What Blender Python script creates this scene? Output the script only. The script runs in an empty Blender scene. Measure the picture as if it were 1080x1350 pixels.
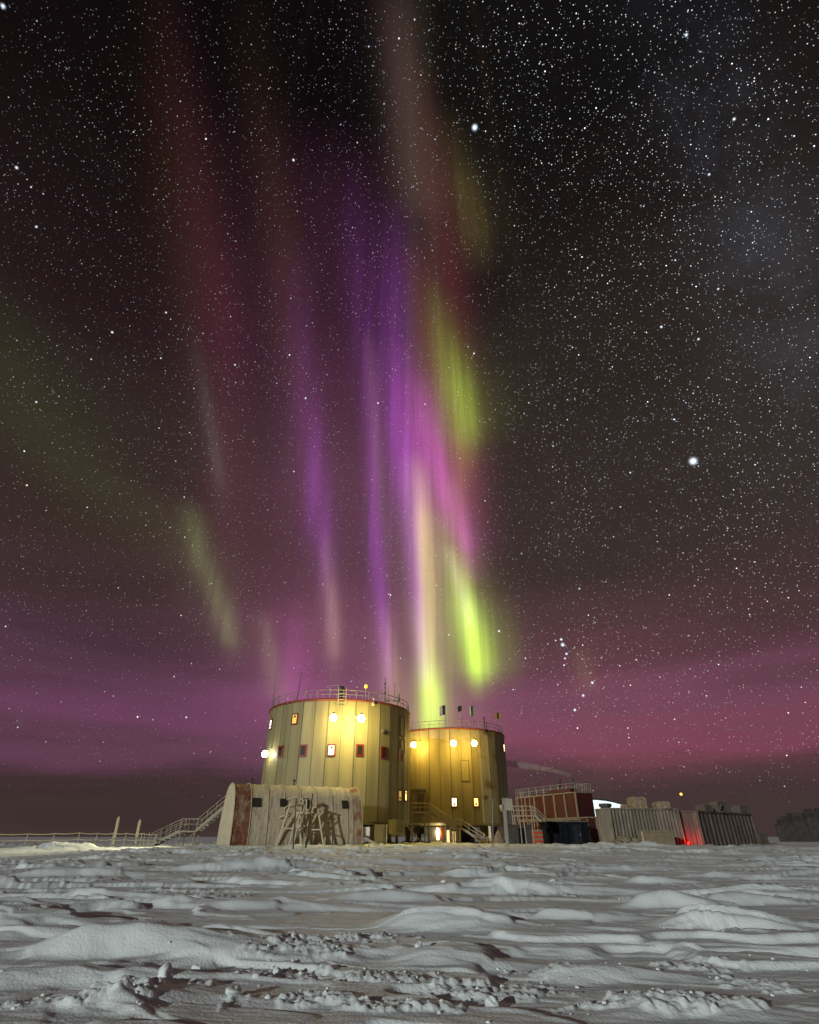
import bpy, math, random
import numpy as np
from mathutils import Vector, Matrix
R = math.radians
random.seed(7)
sc = bpy.context.scene
col = sc.collection

# ------------------------------------------------------------------ camera
F, PITCH, EYE = 710.0, R(31.1), 1.1
cam = bpy.data.cameras.new('camera')
cam.sensor_fit = 'VERTICAL'; cam.sensor_height = 24.0
cam.lens = 24.0 * F / 1350.0
cam.clip_start = 0.05; cam.clip_end = 20000
co = bpy.data.objects.new('camera', cam); col.objects.link(co)
co.location = (0, 0, EYE); co.rotation_euler = (R(90) + PITCH, 0, 0)
sc.camera = co
sc.view_settings.view_transform = 'Standard'; sc.view_settings.look = 'None'
sc.view_settings.exposure = 0.0; sc.view_settings.gamma = 1.0
try:
    sc.cycles.max_bounces = 6; sc.cycles.diffuse_bounces = 2; sc.cycles.glossy_bounces = 2
    sc.cycles.volume_bounces = 0; sc.cycles.sample_clamp_indirect = 3.0
    sc.cycles.caustics_reflective = False; sc.cycles.caustics_refractive = False
    sc.cycles.use_denoising = True; sc.cycles.denoiser = 'OPENIMAGEDENOISE'
except Exception: pass

def ray(x, y):                                  # photo pixel -> world direction
    u, v = x - 540.0, 675.0 - y
    c, s = math.cos(PITCH), math.sin(PITCH)
    return Vector((u, F * c - v * s, F * s + v * c))
def P(x, y, Y):                                 # photo pixel at depth Y -> world point
    d = ray(x, y); k = Y / d.y
    return Vector((d.x * k, Y, d.z * k + EYE))
def lin(c):
    return tuple((v / 255 / 12.92) if v <= 10 else (((v / 255) + 0.055) / 1.055) ** 2.4 for v in c)

# ------------------------------------------------------------------ world: night sky, aurora, stars
def build_world():
    w = bpy.data.worlds.new('World'); sc.world = w; w.use_nodes = True
    nt = w.node_tree; nt.nodes.clear()
    new = nt.nodes.new; L = nt.links.new
    def setin(sock, v):
        if isinstance(v, bpy.types.NodeSocket): L(v, sock)
        else: sock.default_value = v
    def m(op, a, b=0.0, c=0.0, clamp=False):
        n = new('ShaderNodeMath'); n.operation = op; n.use_clamp = clamp
        setin(n.inputs[0], a); setin(n.inputs[1], b); setin(n.inputs[2], c)
        return n.outputs[0]
    def vm(op, a, b=(0, 0, 0), s=None):
        n = new('ShaderNodeVectorMath'); n.operation = op
        setin(n.inputs[0], a)
        if s is None: setin(n.inputs[1], b)
        else: setin(n.inputs['Scale'], s)
        return n.outputs['Value'] if op in ('DISTANCE', 'DOT_PRODUCT', 'LENGTH') else n.outputs[0]
    def sstep(v, a, b, lo=0.0, hi=1.0):
        n = new('ShaderNodeMapRange'); n.interpolation_type = 'SMOOTHSTEP'
        setin(n.inputs[0], v)
        for k, q in zip((1, 2, 3, 4), (a, b, lo, hi)): setin(n.inputs[k], q)
        return n.outputs[0]
    def curve(v, pts):
        n = new('ShaderNodeFloatCurve'); setin(n.inputs[1], v)
        c = n.mapping.curves[0]; pts = sorted(pts)
        while len(c.points) > 2: c.points.remove(c.points[1])
        pts2 = pts
        if len(pts2) == 1: pts2 = [(0, pts[0][1]), (1, pts[0][1])]
        c.points[0].location = pts2[0]; c.points[1].location = pts2[-1]
        for p in pts2[1:-1]: c.points.new(*p)
        for p in c.points: p.handle_type = 'AUTO_CLAMPED'
        n.mapping.extend = 'HORIZONTAL'
        n.mapping.update(); return n.outputs[0]
    tc = new('ShaderNodeTexCoord'); D = vm('NORMALIZE', tc.outputs['Generated'])
    sp = new('ShaderNodeSeparateXYZ'); L(D, sp.inputs[0])
    x, y, z = sp.outputs
    az = m('MULTIPLY_ADD', m('ARCTAN2', x, y), 1 / math.pi, 0.5)       # 0..1, 0.5 = straight ahead
    el = m('DIVIDE', m('ARCSINE', z), math.pi / 2)                       # 0..1
    def chart(px, py):
        d = ray(px, py).normalized()
        return math.atan2(d.x, d.y) / math.pi + 0.5, math.asin(d.z) / (math.pi / 2)
    # slow noises on the sky
    def noise(scale, detail=2.0, vec=None, rough=0.5):
        n = new('ShaderNodeTexNoise'); n.noise_dimensions = '3D'
        setin(n.inputs['Vector'], vec if vec is not None else D)
        n.inputs['Scale'].default_value = scale; n.inputs['Detail'].default_value = detail
        n.inputs['Roughness'].default_value = rough
        return n.outputs['Fac']
    cloudv = vm('MULTIPLY', D, (1.6, 1.6, 14.0))
    cn = noise(1.7, 4.0, cloudv)
    elw = m('ADD', el, m('MULTIPLY', m('SUBTRACT', cn, 0.5), 0.10))
    # base colour of the sky by height, one scale to the left and one to the right
    def ramp(px, stops):
        n = new('ShaderNodeValToRGB'); L(elw, n.inputs[0]); cr = n.color_ramp
        st = sorted((max(0.0, chart(px, py)[1]), lin(c)) for py, c in stops)
        cr.elements[0].position = st[0][0]; cr.elements[0].color = (*st[0][1], 1)
        cr.elements[1].position = st[-1][0]; cr.elements[1].color = (*st[-1][1], 1)
        for p, c in st[1:-1]:
            e = cr.elements.new(p); e.color = (*c, 1)
        return n.outputs[0]
    left = ramp(150, [(1103, (66, 54, 49)), (1058, (60, 47, 46)), (1025, (66, 48, 51)), (990, (94, 60, 78)), (950, (106, 63, 90)),
                      (895, (88, 57, 76)), (850, (74, 50, 61)), (780, (64, 46, 48)), (690, (55, 42, 39)), (560, (48, 39, 35)),
                      (400, (36, 24, 26)), (200, (21, 14, 15)), (0, (13, 9, 11))])
    right = ramp(930, [(1103, (68, 54, 53)), (1055, (68, 52, 53)), (1020, (82, 56, 61)), (970, (122, 66, 84)), (920, (110, 68, 85)),
                       (870, (90, 58, 69)), (800, (69, 51, 51)), (700, (56, 47, 43)), (580, (51, 43, 40)), (400, (42, 35, 32)),
                       (200, (29, 23, 22)), (0, (18, 16, 16))])
    mx = new('ShaderNodeMix'); mx.data_type = 'RGBA'
    L(sstep(az, 0.40, 0.62), mx.inputs[0]); L(left, mx.inputs[6]); L(right, mx.inputs[7])
    sky = mx.outputs[2]
    total = [sky]
    def add(colr, fac):
        n = new('ShaderNodeVectorMath'); n.operation = 'SCALE'
        n.inputs[0].default_value = colr; setin(n.inputs['Scale'], fac)
        total[0] = vm('ADD', total[0], n.outputs[0])
    # rays of light: fine streaks that run up the aurora
    cx = new('ShaderNodeCombineXYZ'); L(m('MULTIPLY', az, 110.0), cx.inputs[0]); L(m('MULTIPLY', el, 2.2), cx.inputs[1])
    rays = sstep(noise(1.0, 3.0, cx.outputs[0], 0.65), .28, .72, .68, 1.28)
    haze = m('MULTIPLY_ADD', noise(2.6, 2.0), 0.9, 0.55)
    front = sstep(y, 0.0, 0.2)
    def streak(colr, pts, amp, soft=False):
        """pts: (px, py, half width px, intensity) from top to bottom of the ray"""
        C, W, I = [], [], []
        for (px, py, wd, it) in pts:
            a, e = chart(px, py); a2, _ = chart(px + wd, py)
            C.append((e, a)); W.append((e, (a2 - a) * 4)); I.append((e, it))
        d = m('DIVIDE', m('SUBTRACT', az, curve(el, C)), m('MULTIPLY', curve(el, W), 0.25))
        d2 = m('MULTIPLY', d, d); g = m('EXPONENT', m('MULTIPLY', d2, -1.0))
        if not soft: g = m('MULTIPLY_ADD', m('EXPONENT', m('MULTIPLY', d2, -.16)), .20, m('MULTIPLY', g, .9))
        e0 = min(I)[0]; e1 = max(I)[0]
        g = m('MULTIPLY', g, curve(el, I))
        g = m('MULTIPLY', g, haze if soft else rays)
        g = m('MULTIPLY', g, front)
        add(colr, m('MULTIPLY', g, amp))
    MAG, PUR, GRN, YEL = (1.0, .15, .74), (.60, .10, .86), (.54, .90, .05), (.95, .80, .24)
    # broad glows
    streak((1, .28, .60), [(450, 420, 130, 0), (455, 600, 135, .25), (460, 760, 140, .6), (470, 870, 150, 1), (480, 960, 160, .7), (500, 1030, 180, 0)], .105, True)
    streak((1, .25, .55), [(470, 150, 120, 0), (440, 350, 130, .8), (430, 560, 135, 1), (430, 760, 120, .3), (430, 900, 120, 0)], .030, True)
    streak((1, .26, .42), [(760, 760, 190, 0), (760, 900, 210, 1), (740, 990, 220, .7), (740, 1050, 220, 0)], .026, True)
    streak((1, .55, .48), [(555, 620, 40, 0), (565, 720, 46, .6), (580, 820, 52, 1), (588, 920, 60, .8), (590, 1010, 60, 0)], .085, True)
    streak((1, .32, .13), [(545, 300, 22, 0), (558, 400, 24, .7), (570, 490, 26, 1), (590, 600, 28, .9), (608, 720, 28, .5), (622, 820, 28, 0)], .075, True)
    streak((.45, .8, .15), [(-30, 330, 90, 0), (20, 480, 105, .8), (75, 590, 100, 1), (130, 660, 85, .7), (200, 760, 70, 0)], .016, True)
    streak((.5, .55, .18), [(150, 620, 60, 0), (220, 690, 60, 1), (260, 760, 50, .6), (270, 830, 50, 0)], .013, True)
    streak((1, .42, .06), [(200, -120, 60, .2), (225, 120, 56, .6), (245, 330, 44, 1), (255, 480, 30, .5), (260, 600, 30, 0)], .011, True)
    streak((1, .16, .38), [(240, -60, 50, 0), (272, 280, 42, .6), (295, 460, 36, 1), (300, 600, 34, .9), (300, 720, 32, .5), (310, 830, 30, 0)], .028, True)
    streak((1, .62, .5), [(520, -40, 26, 0), (530, 80, 28, .9), (545, 200, 32, 1), (560, 290, 34, .4), (580, 380, 34, 0)], .050, True)
    streak((1, .1, .15), [(545, 60, 20, 0), (575, 230, 24, .6), (598, 400, 26, .9), (612, 560, 30, 1), (620, 700, 30, .4), (630, 800, 30, 0)], .045, True)
    streak((1, .45, .12), [(340, -60, 40, 0), (368, 280, 32, .7), (385, 450, 30, 1), (400, 580, 30, .6), (400, 700, 30, 0)], .018, True)
    # greens
    streak(GRN, [(580, 670, 13, 0), (594, 722, 14, .14), (606, 770, 15, .42), (618, 818, 17, .95), (627, 860, 17, 1.15), (631, 890, 16, .7), (630, 912, 15, .12), (629, 928, 14, 0)], .95)
    streak((1, .8, .75), [(590, 715, 9, 0), (601, 750, 9, .8), (611, 790, 9, 1), (619, 830, 9, .3), (625, 860, 9, 0)], .22)
    streak(GRN, [(545, 780, 14, 0), (560, 850, 13, .2), (567, 900, 13, .75), (569, 935, 13, 1), (569, 965, 13, .9), (569, 1000, 13, 0)], .95)
    streak(YEL, [(546, 590, 14, 0), (555, 660, 13, .6), (562, 740, 12, 1), (565, 820, 10, .9), (567, 900, 9, .5), (569, 960, 9, 0)], .42)
    streak(GRN, [(568, 360, 16, 0), (583, 430, 17, .25), (598, 490, 19, .7), (608, 540, 20, 1), (612, 572, 20, .7), (613, 600, 19, .2), (613, 622, 19, 0)], .30)
    streak((.85, .66, .16), [(580, 130, 20, 0), (604, 220, 20, .6), (620, 280, 20, 1), (628, 325, 20, .6), (632, 370, 20, 0)], .05)
    streak((1, .6, .12), [(600, 560, 16, 0), (606, 610, 16, .8), (600, 660, 15, 1), (604, 720, 14, .9), (612, 770, 13, .5), (620, 820, 12, 0)], .10)
    # purples
    streak((.92, .13, .86), [(550, 480, 16, 0), (566, 570, 18, .7), (588, 640, 17, .9), (604, 690, 15, 1), (615, 730, 14, .5), (624, 775, 12, 0)], .27)
    streak(PUR, [(512, 250, 24, 0), (518, 360, 24, .22), (522, 460, 22, .42), (527, 560, 17, .75), (538, 650, 15, 1), (546, 740, 11, 1), (554, 830, 10, .9), (562, 920, 9, 0)], .29)
    streak(MAG, [(535, 440, 24, 0), (545, 540, 24, .7), (552, 600, 24, 1), (562, 680, 22, .5), (570, 760, 20, .1), (575, 800, 20, 0)], .14)
    streak(PUR, [(466, 200, 20, 0), (481, 440, 15, .25), (489, 560, 10, .4), (494, 660, 9, .6), (499, 750, 9, 1), (505, 820, 9, 1), (510, 880, 9, .7), (512, 930, 9, 0)], .25)
    streak((1, .6, .65), [(487, 430, 8, 0), (495, 560, 8, .6), (503, 660, 8, .5), (509, 740, 8, .2), (515, 800, 8, 0)], .075)
    streak(YEL, [(505, 790, 12, 0), (514, 860, 14, .7), (520, 920, 16, 1), (526, 960, 16, 0)], .17)
    streak(PUR, [(388, 300, 24, 0), (402, 480, 20, .3), (413, 600, 17, .8), (421, 680, 16, 1), (430, 750, 12, .8), (438, 830, 11, .4), (442, 890, 11, 0)], .15)
    streak(YEL, [(428, 690, 9, 0), (434, 760, 9, .6), (439, 820, 10, 1), (441, 870, 11, .4), (442, 910, 11, 0)], .11)
    streak((.62, .75, .28), [(248, 650, 16, 0), (264, 730, 17, .8), (284, 780, 17, .9), (299, 825, 16, 1), (306, 855, 15, .4), (310, 885, 15, 0)], .115)
    streak((.75, .7, .35), [(345, 800, 12, 0), (356, 850, 12, .8), (362, 890, 13, 1), (368, 930, 13, 0)], .085)
    streak((.7, .7, .75), [(255, 420, 14, 0), (270, 520, 10, .7), (283, 590, 10, 1), (292, 650, 10, .4), (295, 700, 10, 0)], .035)
    streak(MAG, [(380, 780, 26, 0), (388, 850, 26, .7), (392, 900, 28, 1), (400, 960, 30, 0)], .10)
    streak((1, .7, .12), [(765, 850, 14, 0), (770, 885, 14, 1), (776, 912, 14, 0)], .03)
    # milky way
    haze = sstep(noise(9.0, 6.0, None, .7), .32, .7, .25, 1.5)
    streak((.72, .92, 1.2), [(860, -30, 100, .5), (930, 150, 120, .8), (1010, 350, 130, 1), (1080, 560, 130, .5), (1110, 750, 130, 0)], .016, True)
    # stars
    fade = sstep(el, 0.015, 0.085)
    clump = sstep(noise(7.0, 4.0, None, .65), .30, .70, .5, 1.35)
    mw = m('MULTIPLY', m('ADD', sstep(az, 0.50, 0.66, 0.72, 2.0), sstep(vm('DISTANCE', D, tuple(ray(763, 885).normalized())), .0, .14, 2.6, 0.0)), clump)
    def stars(scale, r0, r1, bright, power, extra=None, seed=0.0):
        v = new('ShaderNodeTexVoronoi'); v.voronoi_dimensions = '3D'; v.feature = 'F1'
        setin(v.inputs['Vector'], vm('ADD', D, (seed, seed * .7, seed * 1.3))); v.inputs['Scale'].default_value = scale
        s2 = new('ShaderNodeSeparateColor'); L(v.outputs['Color'], s2.inputs[0])
        c = m('POWER', s2.outputs[0], power)
        rad = m('MULTIPLY', m('MULTIPLY_ADD', c, r1 - r0, r0), scale)
        k = m('SUBTRACT', 1.0, m('DIVIDE', v.outputs['Distance'], rad), clamp=True)
        k = m('MULTIPLY', m('MULTIPLY', k, k), m('MULTIPLY', m('MULTIPLY_ADD', c, .85, .15), bright))
        k = m('MULTIPLY', k, fade)
        if extra is not None: k = m('MULTIPLY', k, extra)
        cr = new('ShaderNodeValToRGB'); L(s2.outputs[1], cr.inputs[0])
        cr.color_ramp.elements[0].color = (.62, .74, 1.0, 1); cr.color_ramp.elements[1].color = (1.0, .74, .5, 1)
        e = cr.color_ramp.elements.new(.45); e.color = (.85, .92, 1, 1)
        e = cr.color_ramp.elements.new(.8); e.color = (1, .97, .9, 1)
        total[0] = vm('ADD', total[0], vm('SCALE', cr.outputs[0], s=k))
    stars(46, .0010, .0019, 3.4, 3.2, None, 3.1)
    stars(92, .0008, .0014, 3.2, 2.5, mw, 11.7)
    mw = m('MULTIPLY', mw, sstep(el, .06, .34, .35, 1.0))
    stars(178, .0008, .0011, 2.0, 2.3, mw, 23.3)
    stars(240, .0007, .0009, 1.9, 1.9, mw, 37.9)
    bright = [(914, 608, 6.8), (626, 168, 4.6), (658, 832, 2.4), (742, 850, 3.8), (740, 843, 2.7), (747, 862, 2.5), (745, 868, 2.0),
              (781, 900, 2.7), (769, 917, 2.6), (758, 936, 2.5), (764, 776, 1.8), (905, 46, 2.4), (968, 157, 2.3), (872, 431, 2.3),
              (921, 447, 2.1), (947, 381, 1.8), (831, 623, 1.7), (889, 553, 1.8), (148, 438, 2.1), (4, 8, 3.0), (22, 221, 2.3),
              (387, 211, 2.1), (48, 299, 1.8), (935, 230, 2.0), (625, 466, 1.9), (48, 530, 1.7), (403, 525, 1.9), (219, 412, 1.7), (310, 481, 1.7)]
    for i, (px, py, s) in enumerate(bright):
        d = ray(px, py).normalized()
        rr = s * 1.05 / 710
        k = m('SUBTRACT', 1.0, m('DIVIDE', vm('DISTANCE', D, tuple(d)), rr), clamp=True)
        k = m('POWER', k, 2.8)
        add((.72, .84, 1.0) if i % 3 else (.80, .88, 1.0), m('MULTIPLY', k, 3.5 if s > 4 else 2.4))
    bg = new('ShaderNodeBackground'); L(total[0], bg.inputs[0]); bg.inputs[1].default_value = 1.0
    out = new('ShaderNodeOutputWorld'); L(bg.outputs[0], out.inputs[0])
    w.cycles.sampling_method = 'MANUAL'; w.cycles.sample_map_resolution = 256
build_world()

# ------------------------------------------------------------------ low sun lamp, added in place of an unseen local light behind the camera
sun = bpy.data.lights.new('local_light_stand_in', 'SUN'); sun.energy = 1.9; sun.angle = R(0.6); sun.color = (.97, 1.0, .975)
so = bpy.data.objects.new('local_light_stand_in', sun); col.objects.link(so)
SAZ, SEL = R(35), R(9.5)
so.rotation_euler = Vector((math.sin(SAZ) * math.cos(SEL), math.cos(SAZ) * math.cos(SEL), -math.sin(SEL))).to_track_quat('-Z', 'Y').to_euler()
so.location = (-30, -40, 40)

# ------------------------------------------------------------------ helpers
def tag(o, label=None, cat=None, group=None, kind=None):
    if label: o['label'] = label
    if cat: o['category'] = cat
    if group: o['group'] = group
    if kind: o['kind'] = kind
    return o
BASE = {}
def thing(name, loc, label, cat, group=None):
    o = bpy.data.objects.new(name, None); o.empty_display_size = .3
    col.objects.link(o); o.location = loc; BASE[o.name] = Vector(loc)
    return tag(o, label, cat, group)
class MB:
    def __init__(s): s.v = []; s.f = []; s.mi = []
    def add(s, vs, fs, mi=0):
        b = len(s.v); s.v += [Vector(v) for v in vs]
        for f in fs: s.f.append([b + i for i in f]); s.mi.append(mi)
        return s
    def box(s, c, size, rz=0.0, mi=0, M=None):
        hx, hy, hz = (q / 2 for q in size); vs = []
        for x, y, z in [(-1, -1, -1), (1, -1, -1), (1, 1, -1), (-1, 1, -1), (-1, -1, 1), (1, -1, 1), (1, 1, 1), (-1, 1, 1)]:
            p = Vector((x * hx, y * hy, z * hz))
            if M is not None: p = M @ p
            elif rz: p = Matrix.Rotation(rz, 3, 'Z') @ p
            vs.append(p + Vector(c))
        return s.add(vs, [(3, 2, 1, 0), (4, 5, 6, 7), (0, 1, 5, 4), (1, 2, 6, 5), (2, 3, 7, 6), (3, 0, 4, 7)], mi)
    def bar(s, p, q, r, r2=None, n=6, mi=0):
        p, q = Vector(p), Vector(q); r2 = r if r2 is None else r2
        d = (q - p).normalized(); a = d.orthogonal().normalized(); b = d.cross(a); vs = []
        for c, rr in ((p, r), (q, r2)):
            for i in range(n):
                t = 2 * math.pi * i / n; vs.append(c + a * math.cos(t) * rr + b * math.sin(t) * rr)
        fs = [(i, (i + 1) % n, n + (i + 1) % n, n + i) for i in range(n)]
        fs += [tuple(range(n - 1, -1, -1)), tuple(range(n, 2 * n))]
        return s.add(vs, fs, mi)
    def plank(s, p, q, w, t, side=None, mi=0):   # rectangular bar from p to q
        p, q = Vector(p), Vector(q); d = (q - p).normalized()
        sd = Vector(side) if side is not None else Vector((0, 1, 0))
        a = (sd - d * sd.dot(d)).normalized(); b = d.cross(a); vs = []
        for c in (p, q):
            for i, j in ((-1, -1), (1, -1), (1, 1), (-1, 1)): vs.append(c + a * i * w / 2 + b * j * t / 2)
        return s.add(vs, [(3, 2, 1, 0), (4, 5, 6, 7), (0, 1, 5, 4), (1, 2, 6, 5), (2, 3, 7, 6), (3, 0, 4, 7)], mi)
    def line(s, pts, r, n=6, closed=False):
        for i in range(len(pts) - (0 if closed else 1)): s.bar(pts[i], pts[(i + 1) % len(pts)], r, n=n)
        return s
    def lathe(s, c, prof, n=16, mi=0, axis=None):
        c = Vector(c); k = len(prof); vs = []
        Q = Vector((0, 0, 1)).rotation_difference(Vector(axis).normalized()).to_matrix() if axis is not None else Matrix.Identity(3)
        for i in range(n):
            t = 2 * math.pi * i / n
            for r, z in prof: vs.append(c + Q @ Vector((r * math.cos(t), r * math.sin(t), z)))
        fs = [(i * k + j, ((i + 1) % n) * k + j, ((i + 1) % n) * k + j + 1, i * k + j + 1) for i in range(n) for j in range(k - 1)]
        if prof[0][0] > 1e-4: fs.append(tuple(i * k for i in range(n - 1, -1, -1)))
        if prof[-1][0] > 1e-4: fs.append(tuple(i * k + k - 1 for i in range(n)))
        return s.add(vs, fs, mi)
    def ball(s, c, r, n=12, sz=1.0):
        return s.lathe(c, [(max(1e-5, r * math.sin(math.pi * j / 8)), -r * sz * math.cos(math.pi * j / 8)) for j in range(9)], n)
    def build(s, name, mats, parent=None, smooth=False):
        off = BASE[parent.name] if parent is not None else Vector((0, 0, 0))
        me = bpy.data.meshes.new(name)
        me.from_pydata([tuple(v - off) for v in s.v], [], s.f)
        mats = mats if isinstance(mats, (list, tuple)) else [mats]
        for q in mats: me.materials.append(q)
        me.polygons.foreach_set('material_index', s.mi)
        if smooth: me.polygons.foreach_set('use_smooth', [True] * len(s.f))
        me.update()
        o = bpy.data.objects.new(name, me); col.objects.link(o)
        if parent is not None: o.parent = parent; BASE[o.name] = off
        return o
def solo(mb, name, mats, loc, label, cat, group=None, smooth=False):      # a thing that is one mesh, origin at its base
    off = Vector(loc)
    for v in mb.v: v -= off
    o = mb.build(name, mats, None, smooth); o.location = off; BASE[o.name] = off
    return tag(o, label, cat, group)

# ------------------------------------------------------------------ materials
def mat(name, c, rough=.7, metal=0.0, vary=.25, scale=3.0, bump=0.0, bscale=30.0, stretch=(1, 1, 1), dirt=None, dirt_amt=.5, spec=.4):
    m = bpy.data.materials.new(name); m.use_nodes = True; nt = m.node_tree; b = nt.nodes['Principled BSDF']
    b.inputs['Roughness'].default_value = rough; b.inputs['Metallic'].default_value = metal
    b.inputs['Specular IOR Level'].default_value = spec
    tc = nt.nodes.new('ShaderNodeTexCoord'); mp = nt.nodes.new('ShaderNodeMapping'); mp.inputs['Scale'].default_value = stretch
    nt.links.new(tc.outputs['Object'], mp.inputs[0])
    n = nt.nodes.new('ShaderNodeTexNoise'); n.inputs['Scale'].default_value = scale; n.inputs['Detail'].default_value = 5
    nt.links.new(mp.outputs[0], n.inputs['Vector'])
    r = nt.nodes.new('ShaderNodeValToRGB'); nt.links.new(n.outputs['Fac'], r.inputs[0])
    lo = tuple(v * (1 - vary) for v in c); hi = tuple(min(1, v * (1 + vary)) for v in c)
    r.color_ramp.elements[0].position = .3; r.color_ramp.elements[1].position = .7
    r.color_ramp.elements[0].color = (*lo, 1); r.color_ramp.elements[1].color = (*hi, 1)
    out = r.outputs[0]
    if dirt is not None:
        n2 = nt.nodes.new('ShaderNodeTexNoise'); n2.inputs['Scale'].default_value = scale * .37; n2.inputs['Detail'].default_value = 6
        nt.links.new(mp.outputs[0], n2.inputs['Vector'])
        r2 = nt.nodes.new('ShaderNodeValToRGB'); nt.links.new(n2.outputs['Fac'], r2.inputs[0])
        r2.color_ramp.elements[0].position = .48; r2.color_ramp.elements[1].position = .62
        r2.color_ramp.elements[0].color = (0, 0, 0, 1); r2.color_ramp.elements[1].color = (dirt_amt,) * 3 + (1,)
        mx = nt.nodes.new('ShaderNodeMix'); mx.data_type = 'RGBA'
        nt.links.new(r2.outputs[0], mx.inputs[0]); nt.links.new(out, mx.inputs[6]); mx.inputs[7].default_value = (*dirt, 1)
        out = mx.outputs[2]
    nt.links.new(out, b.inputs['Base Color'])
    if bump > 0:
        n3 = nt.nodes.new('ShaderNodeTexNoise'); n3.inputs['Scale'].default_value = bscale; n3.inputs['Detail'].default_value = 4
        nt.links.new(mp.outputs[0], n3.inputs['Vector'])
        bp = nt.nodes.new('ShaderNodeBump'); bp.inputs['Strength'].default_value = 1; bp.inputs['Distance'].default_value = bump
        nt.links.new(n3.outputs['Fac'], bp.inputs['Height']); nt.links.new(bp.outputs[0], b.inputs['Normal'])
    return m
def glow(name, c, strength):
    m = bpy.data.materials.new(name); m.use_nodes = True; nt = m.node_tree; b = nt.nodes['Principled BSDF']
    b.inputs['Base Color'].default_value = (*c, 1); b.inputs['Emission Color'].default_value = (*c, 1)
    b.inputs['Emission Strength'].default_value = strength
    m.cycles.emission_sampling = 'NONE'
    return m
def hull_mat(name, c):
    """cream wall panels: each of the 36 panels has its own slight tone, with faint runs of frost and dirt"""
    m = mat(name, c, .55, vary=.14, scale=1.3, stretch=(1, 1, .09), dirt=tuple(v * .5 for v in c), dirt_amt=.5)
    nt = m.node_tree; b = nt.nodes['Principled BSDF']
    src = b.inputs['Base Color'].links[0].from_socket
    tc = nt.nodes.new('ShaderNodeTexCoord'); sp = nt.nodes.new('ShaderNodeSeparateXYZ'); nt.links.new(tc.outputs['Object'], sp.inputs[0])
    def M(op, a, v):
        n = nt.nodes.new('ShaderNodeMath'); n.operation = op
        for i, q in enumerate((a, v)):
            if isinstance(q, bpy.types.NodeSocket): nt.links.new(q, n.inputs[i])
            else: n.inputs[i].default_value = q
        return n.outputs[0]
    an = M('ARCTAN2', sp.outputs[1], sp.outputs[0])
    k = M('FLOOR', M('MULTIPLY', M('ADD', an, R(OFFA)), 36 / (2 * math.pi)), 0)
    wn = nt.nodes.new('ShaderNodeTexWhiteNoise'); wn.noise_dimensions = '1D'; nt.links.new(k, wn.inputs['W'])
    f = M('ADD', M('MULTIPLY', wn.outputs['Value'], .14), .91)
    vs = nt.nodes.new('ShaderNodeVectorMath'); vs.operation = 'SCALE'; nt.links.new(src, vs.inputs[0]); nt.links.new(f, vs.inputs['Scale'])
    nt.links.new(vs.outputs[0], b.inputs['Base Color'])
    return m
OFFA = 2.0
M_hull = hull_mat('cream_panels', (.265, .23, .11))
M_seam = mat('panel_joint', (.10, .09, .055), .7)
M_trim = mat('rust_red_trim', (.19, .05, .02), .6, vary=.35)
M_red = mat('red_window_frame', (.17, .014, .01), .5)
M_glass = mat('dark_glass', (.02, .022, .02), .3, vary=.4, scale=6, spec=.12)
M_steel = mat('galvanised_steel', (.28, .27, .23), .5, .3, vary=.3, scale=8)
M_frost = mat('frosted_steel', (.32, .29, .21), .7, 0, vary=.3, scale=12, bump=.01, bscale=40)
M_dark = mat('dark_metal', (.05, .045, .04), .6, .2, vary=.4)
M_canvas = mat('grey_canvas', (.48, .425, .29), .9, vary=.06, scale=1.2, bump=.12, bscale=1.6, stretch=(1, 1, 1.4), dirt=(.40, .345, .23), dirt_amt=.4)
M_orange = mat('orange_canvas', (.19, .075, .04), .85, vary=.4, scale=3.6, bump=.10, bscale=2.2, dirt=(.30, .23, .14), dirt_amt=.95)
M_rusty = mat('rust_stained_canvas', (.36, .30, .19), .85, vary=.1, scale=2.4, bump=.08, bscale=2.2, dirt=(.22, .075, .035), dirt_amt=.9)
M_canvwin = mat('tent_window_film', (.03, .03, .022), .5, vary=.5, scale=5)
M_wood = mat('frosted_timber', (.50, .43, .28), .8, vary=.3, scale=14)
M_bamboo = mat('dark_green_pole', (.045, .055, .045), .6, vary=.3)
M_redwall = mat('red_container_wall', (.048, .006, .006), .6, vary=.35, scale=1.6, stretch=(1, 1, .3), dirt=(.045, .014, .012), dirt_amt=.6)
M_ribs = mat('frosted_rib', (.19, .15, .10), .7, vary=.35, scale=5)
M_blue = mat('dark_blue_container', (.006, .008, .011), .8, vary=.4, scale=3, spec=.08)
M_beige = mat('weathered_beige_container', (.20, .175, .135), .75, vary=.3, scale=2.0, stretch=(1, 1, .4), dirt=(.13, .11, .08), dirt_amt=.5)
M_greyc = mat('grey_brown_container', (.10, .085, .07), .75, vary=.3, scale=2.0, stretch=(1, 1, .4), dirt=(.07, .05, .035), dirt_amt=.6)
M_farc = mat('far_dark_container', (.05, .04, .036), .8, vary=.4, scale=1.2)
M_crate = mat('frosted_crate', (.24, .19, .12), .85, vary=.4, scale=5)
M_board = mat('plywood_board', (.20, .165, .10), .8, vary=.2, scale=2)
M_white = mat('white_paint', (.68, .66, .56), .6, vary=.15, scale=4)
M_rope = mat('pale_rope', (.55, .46, .28), .9, vary=.2)

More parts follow.
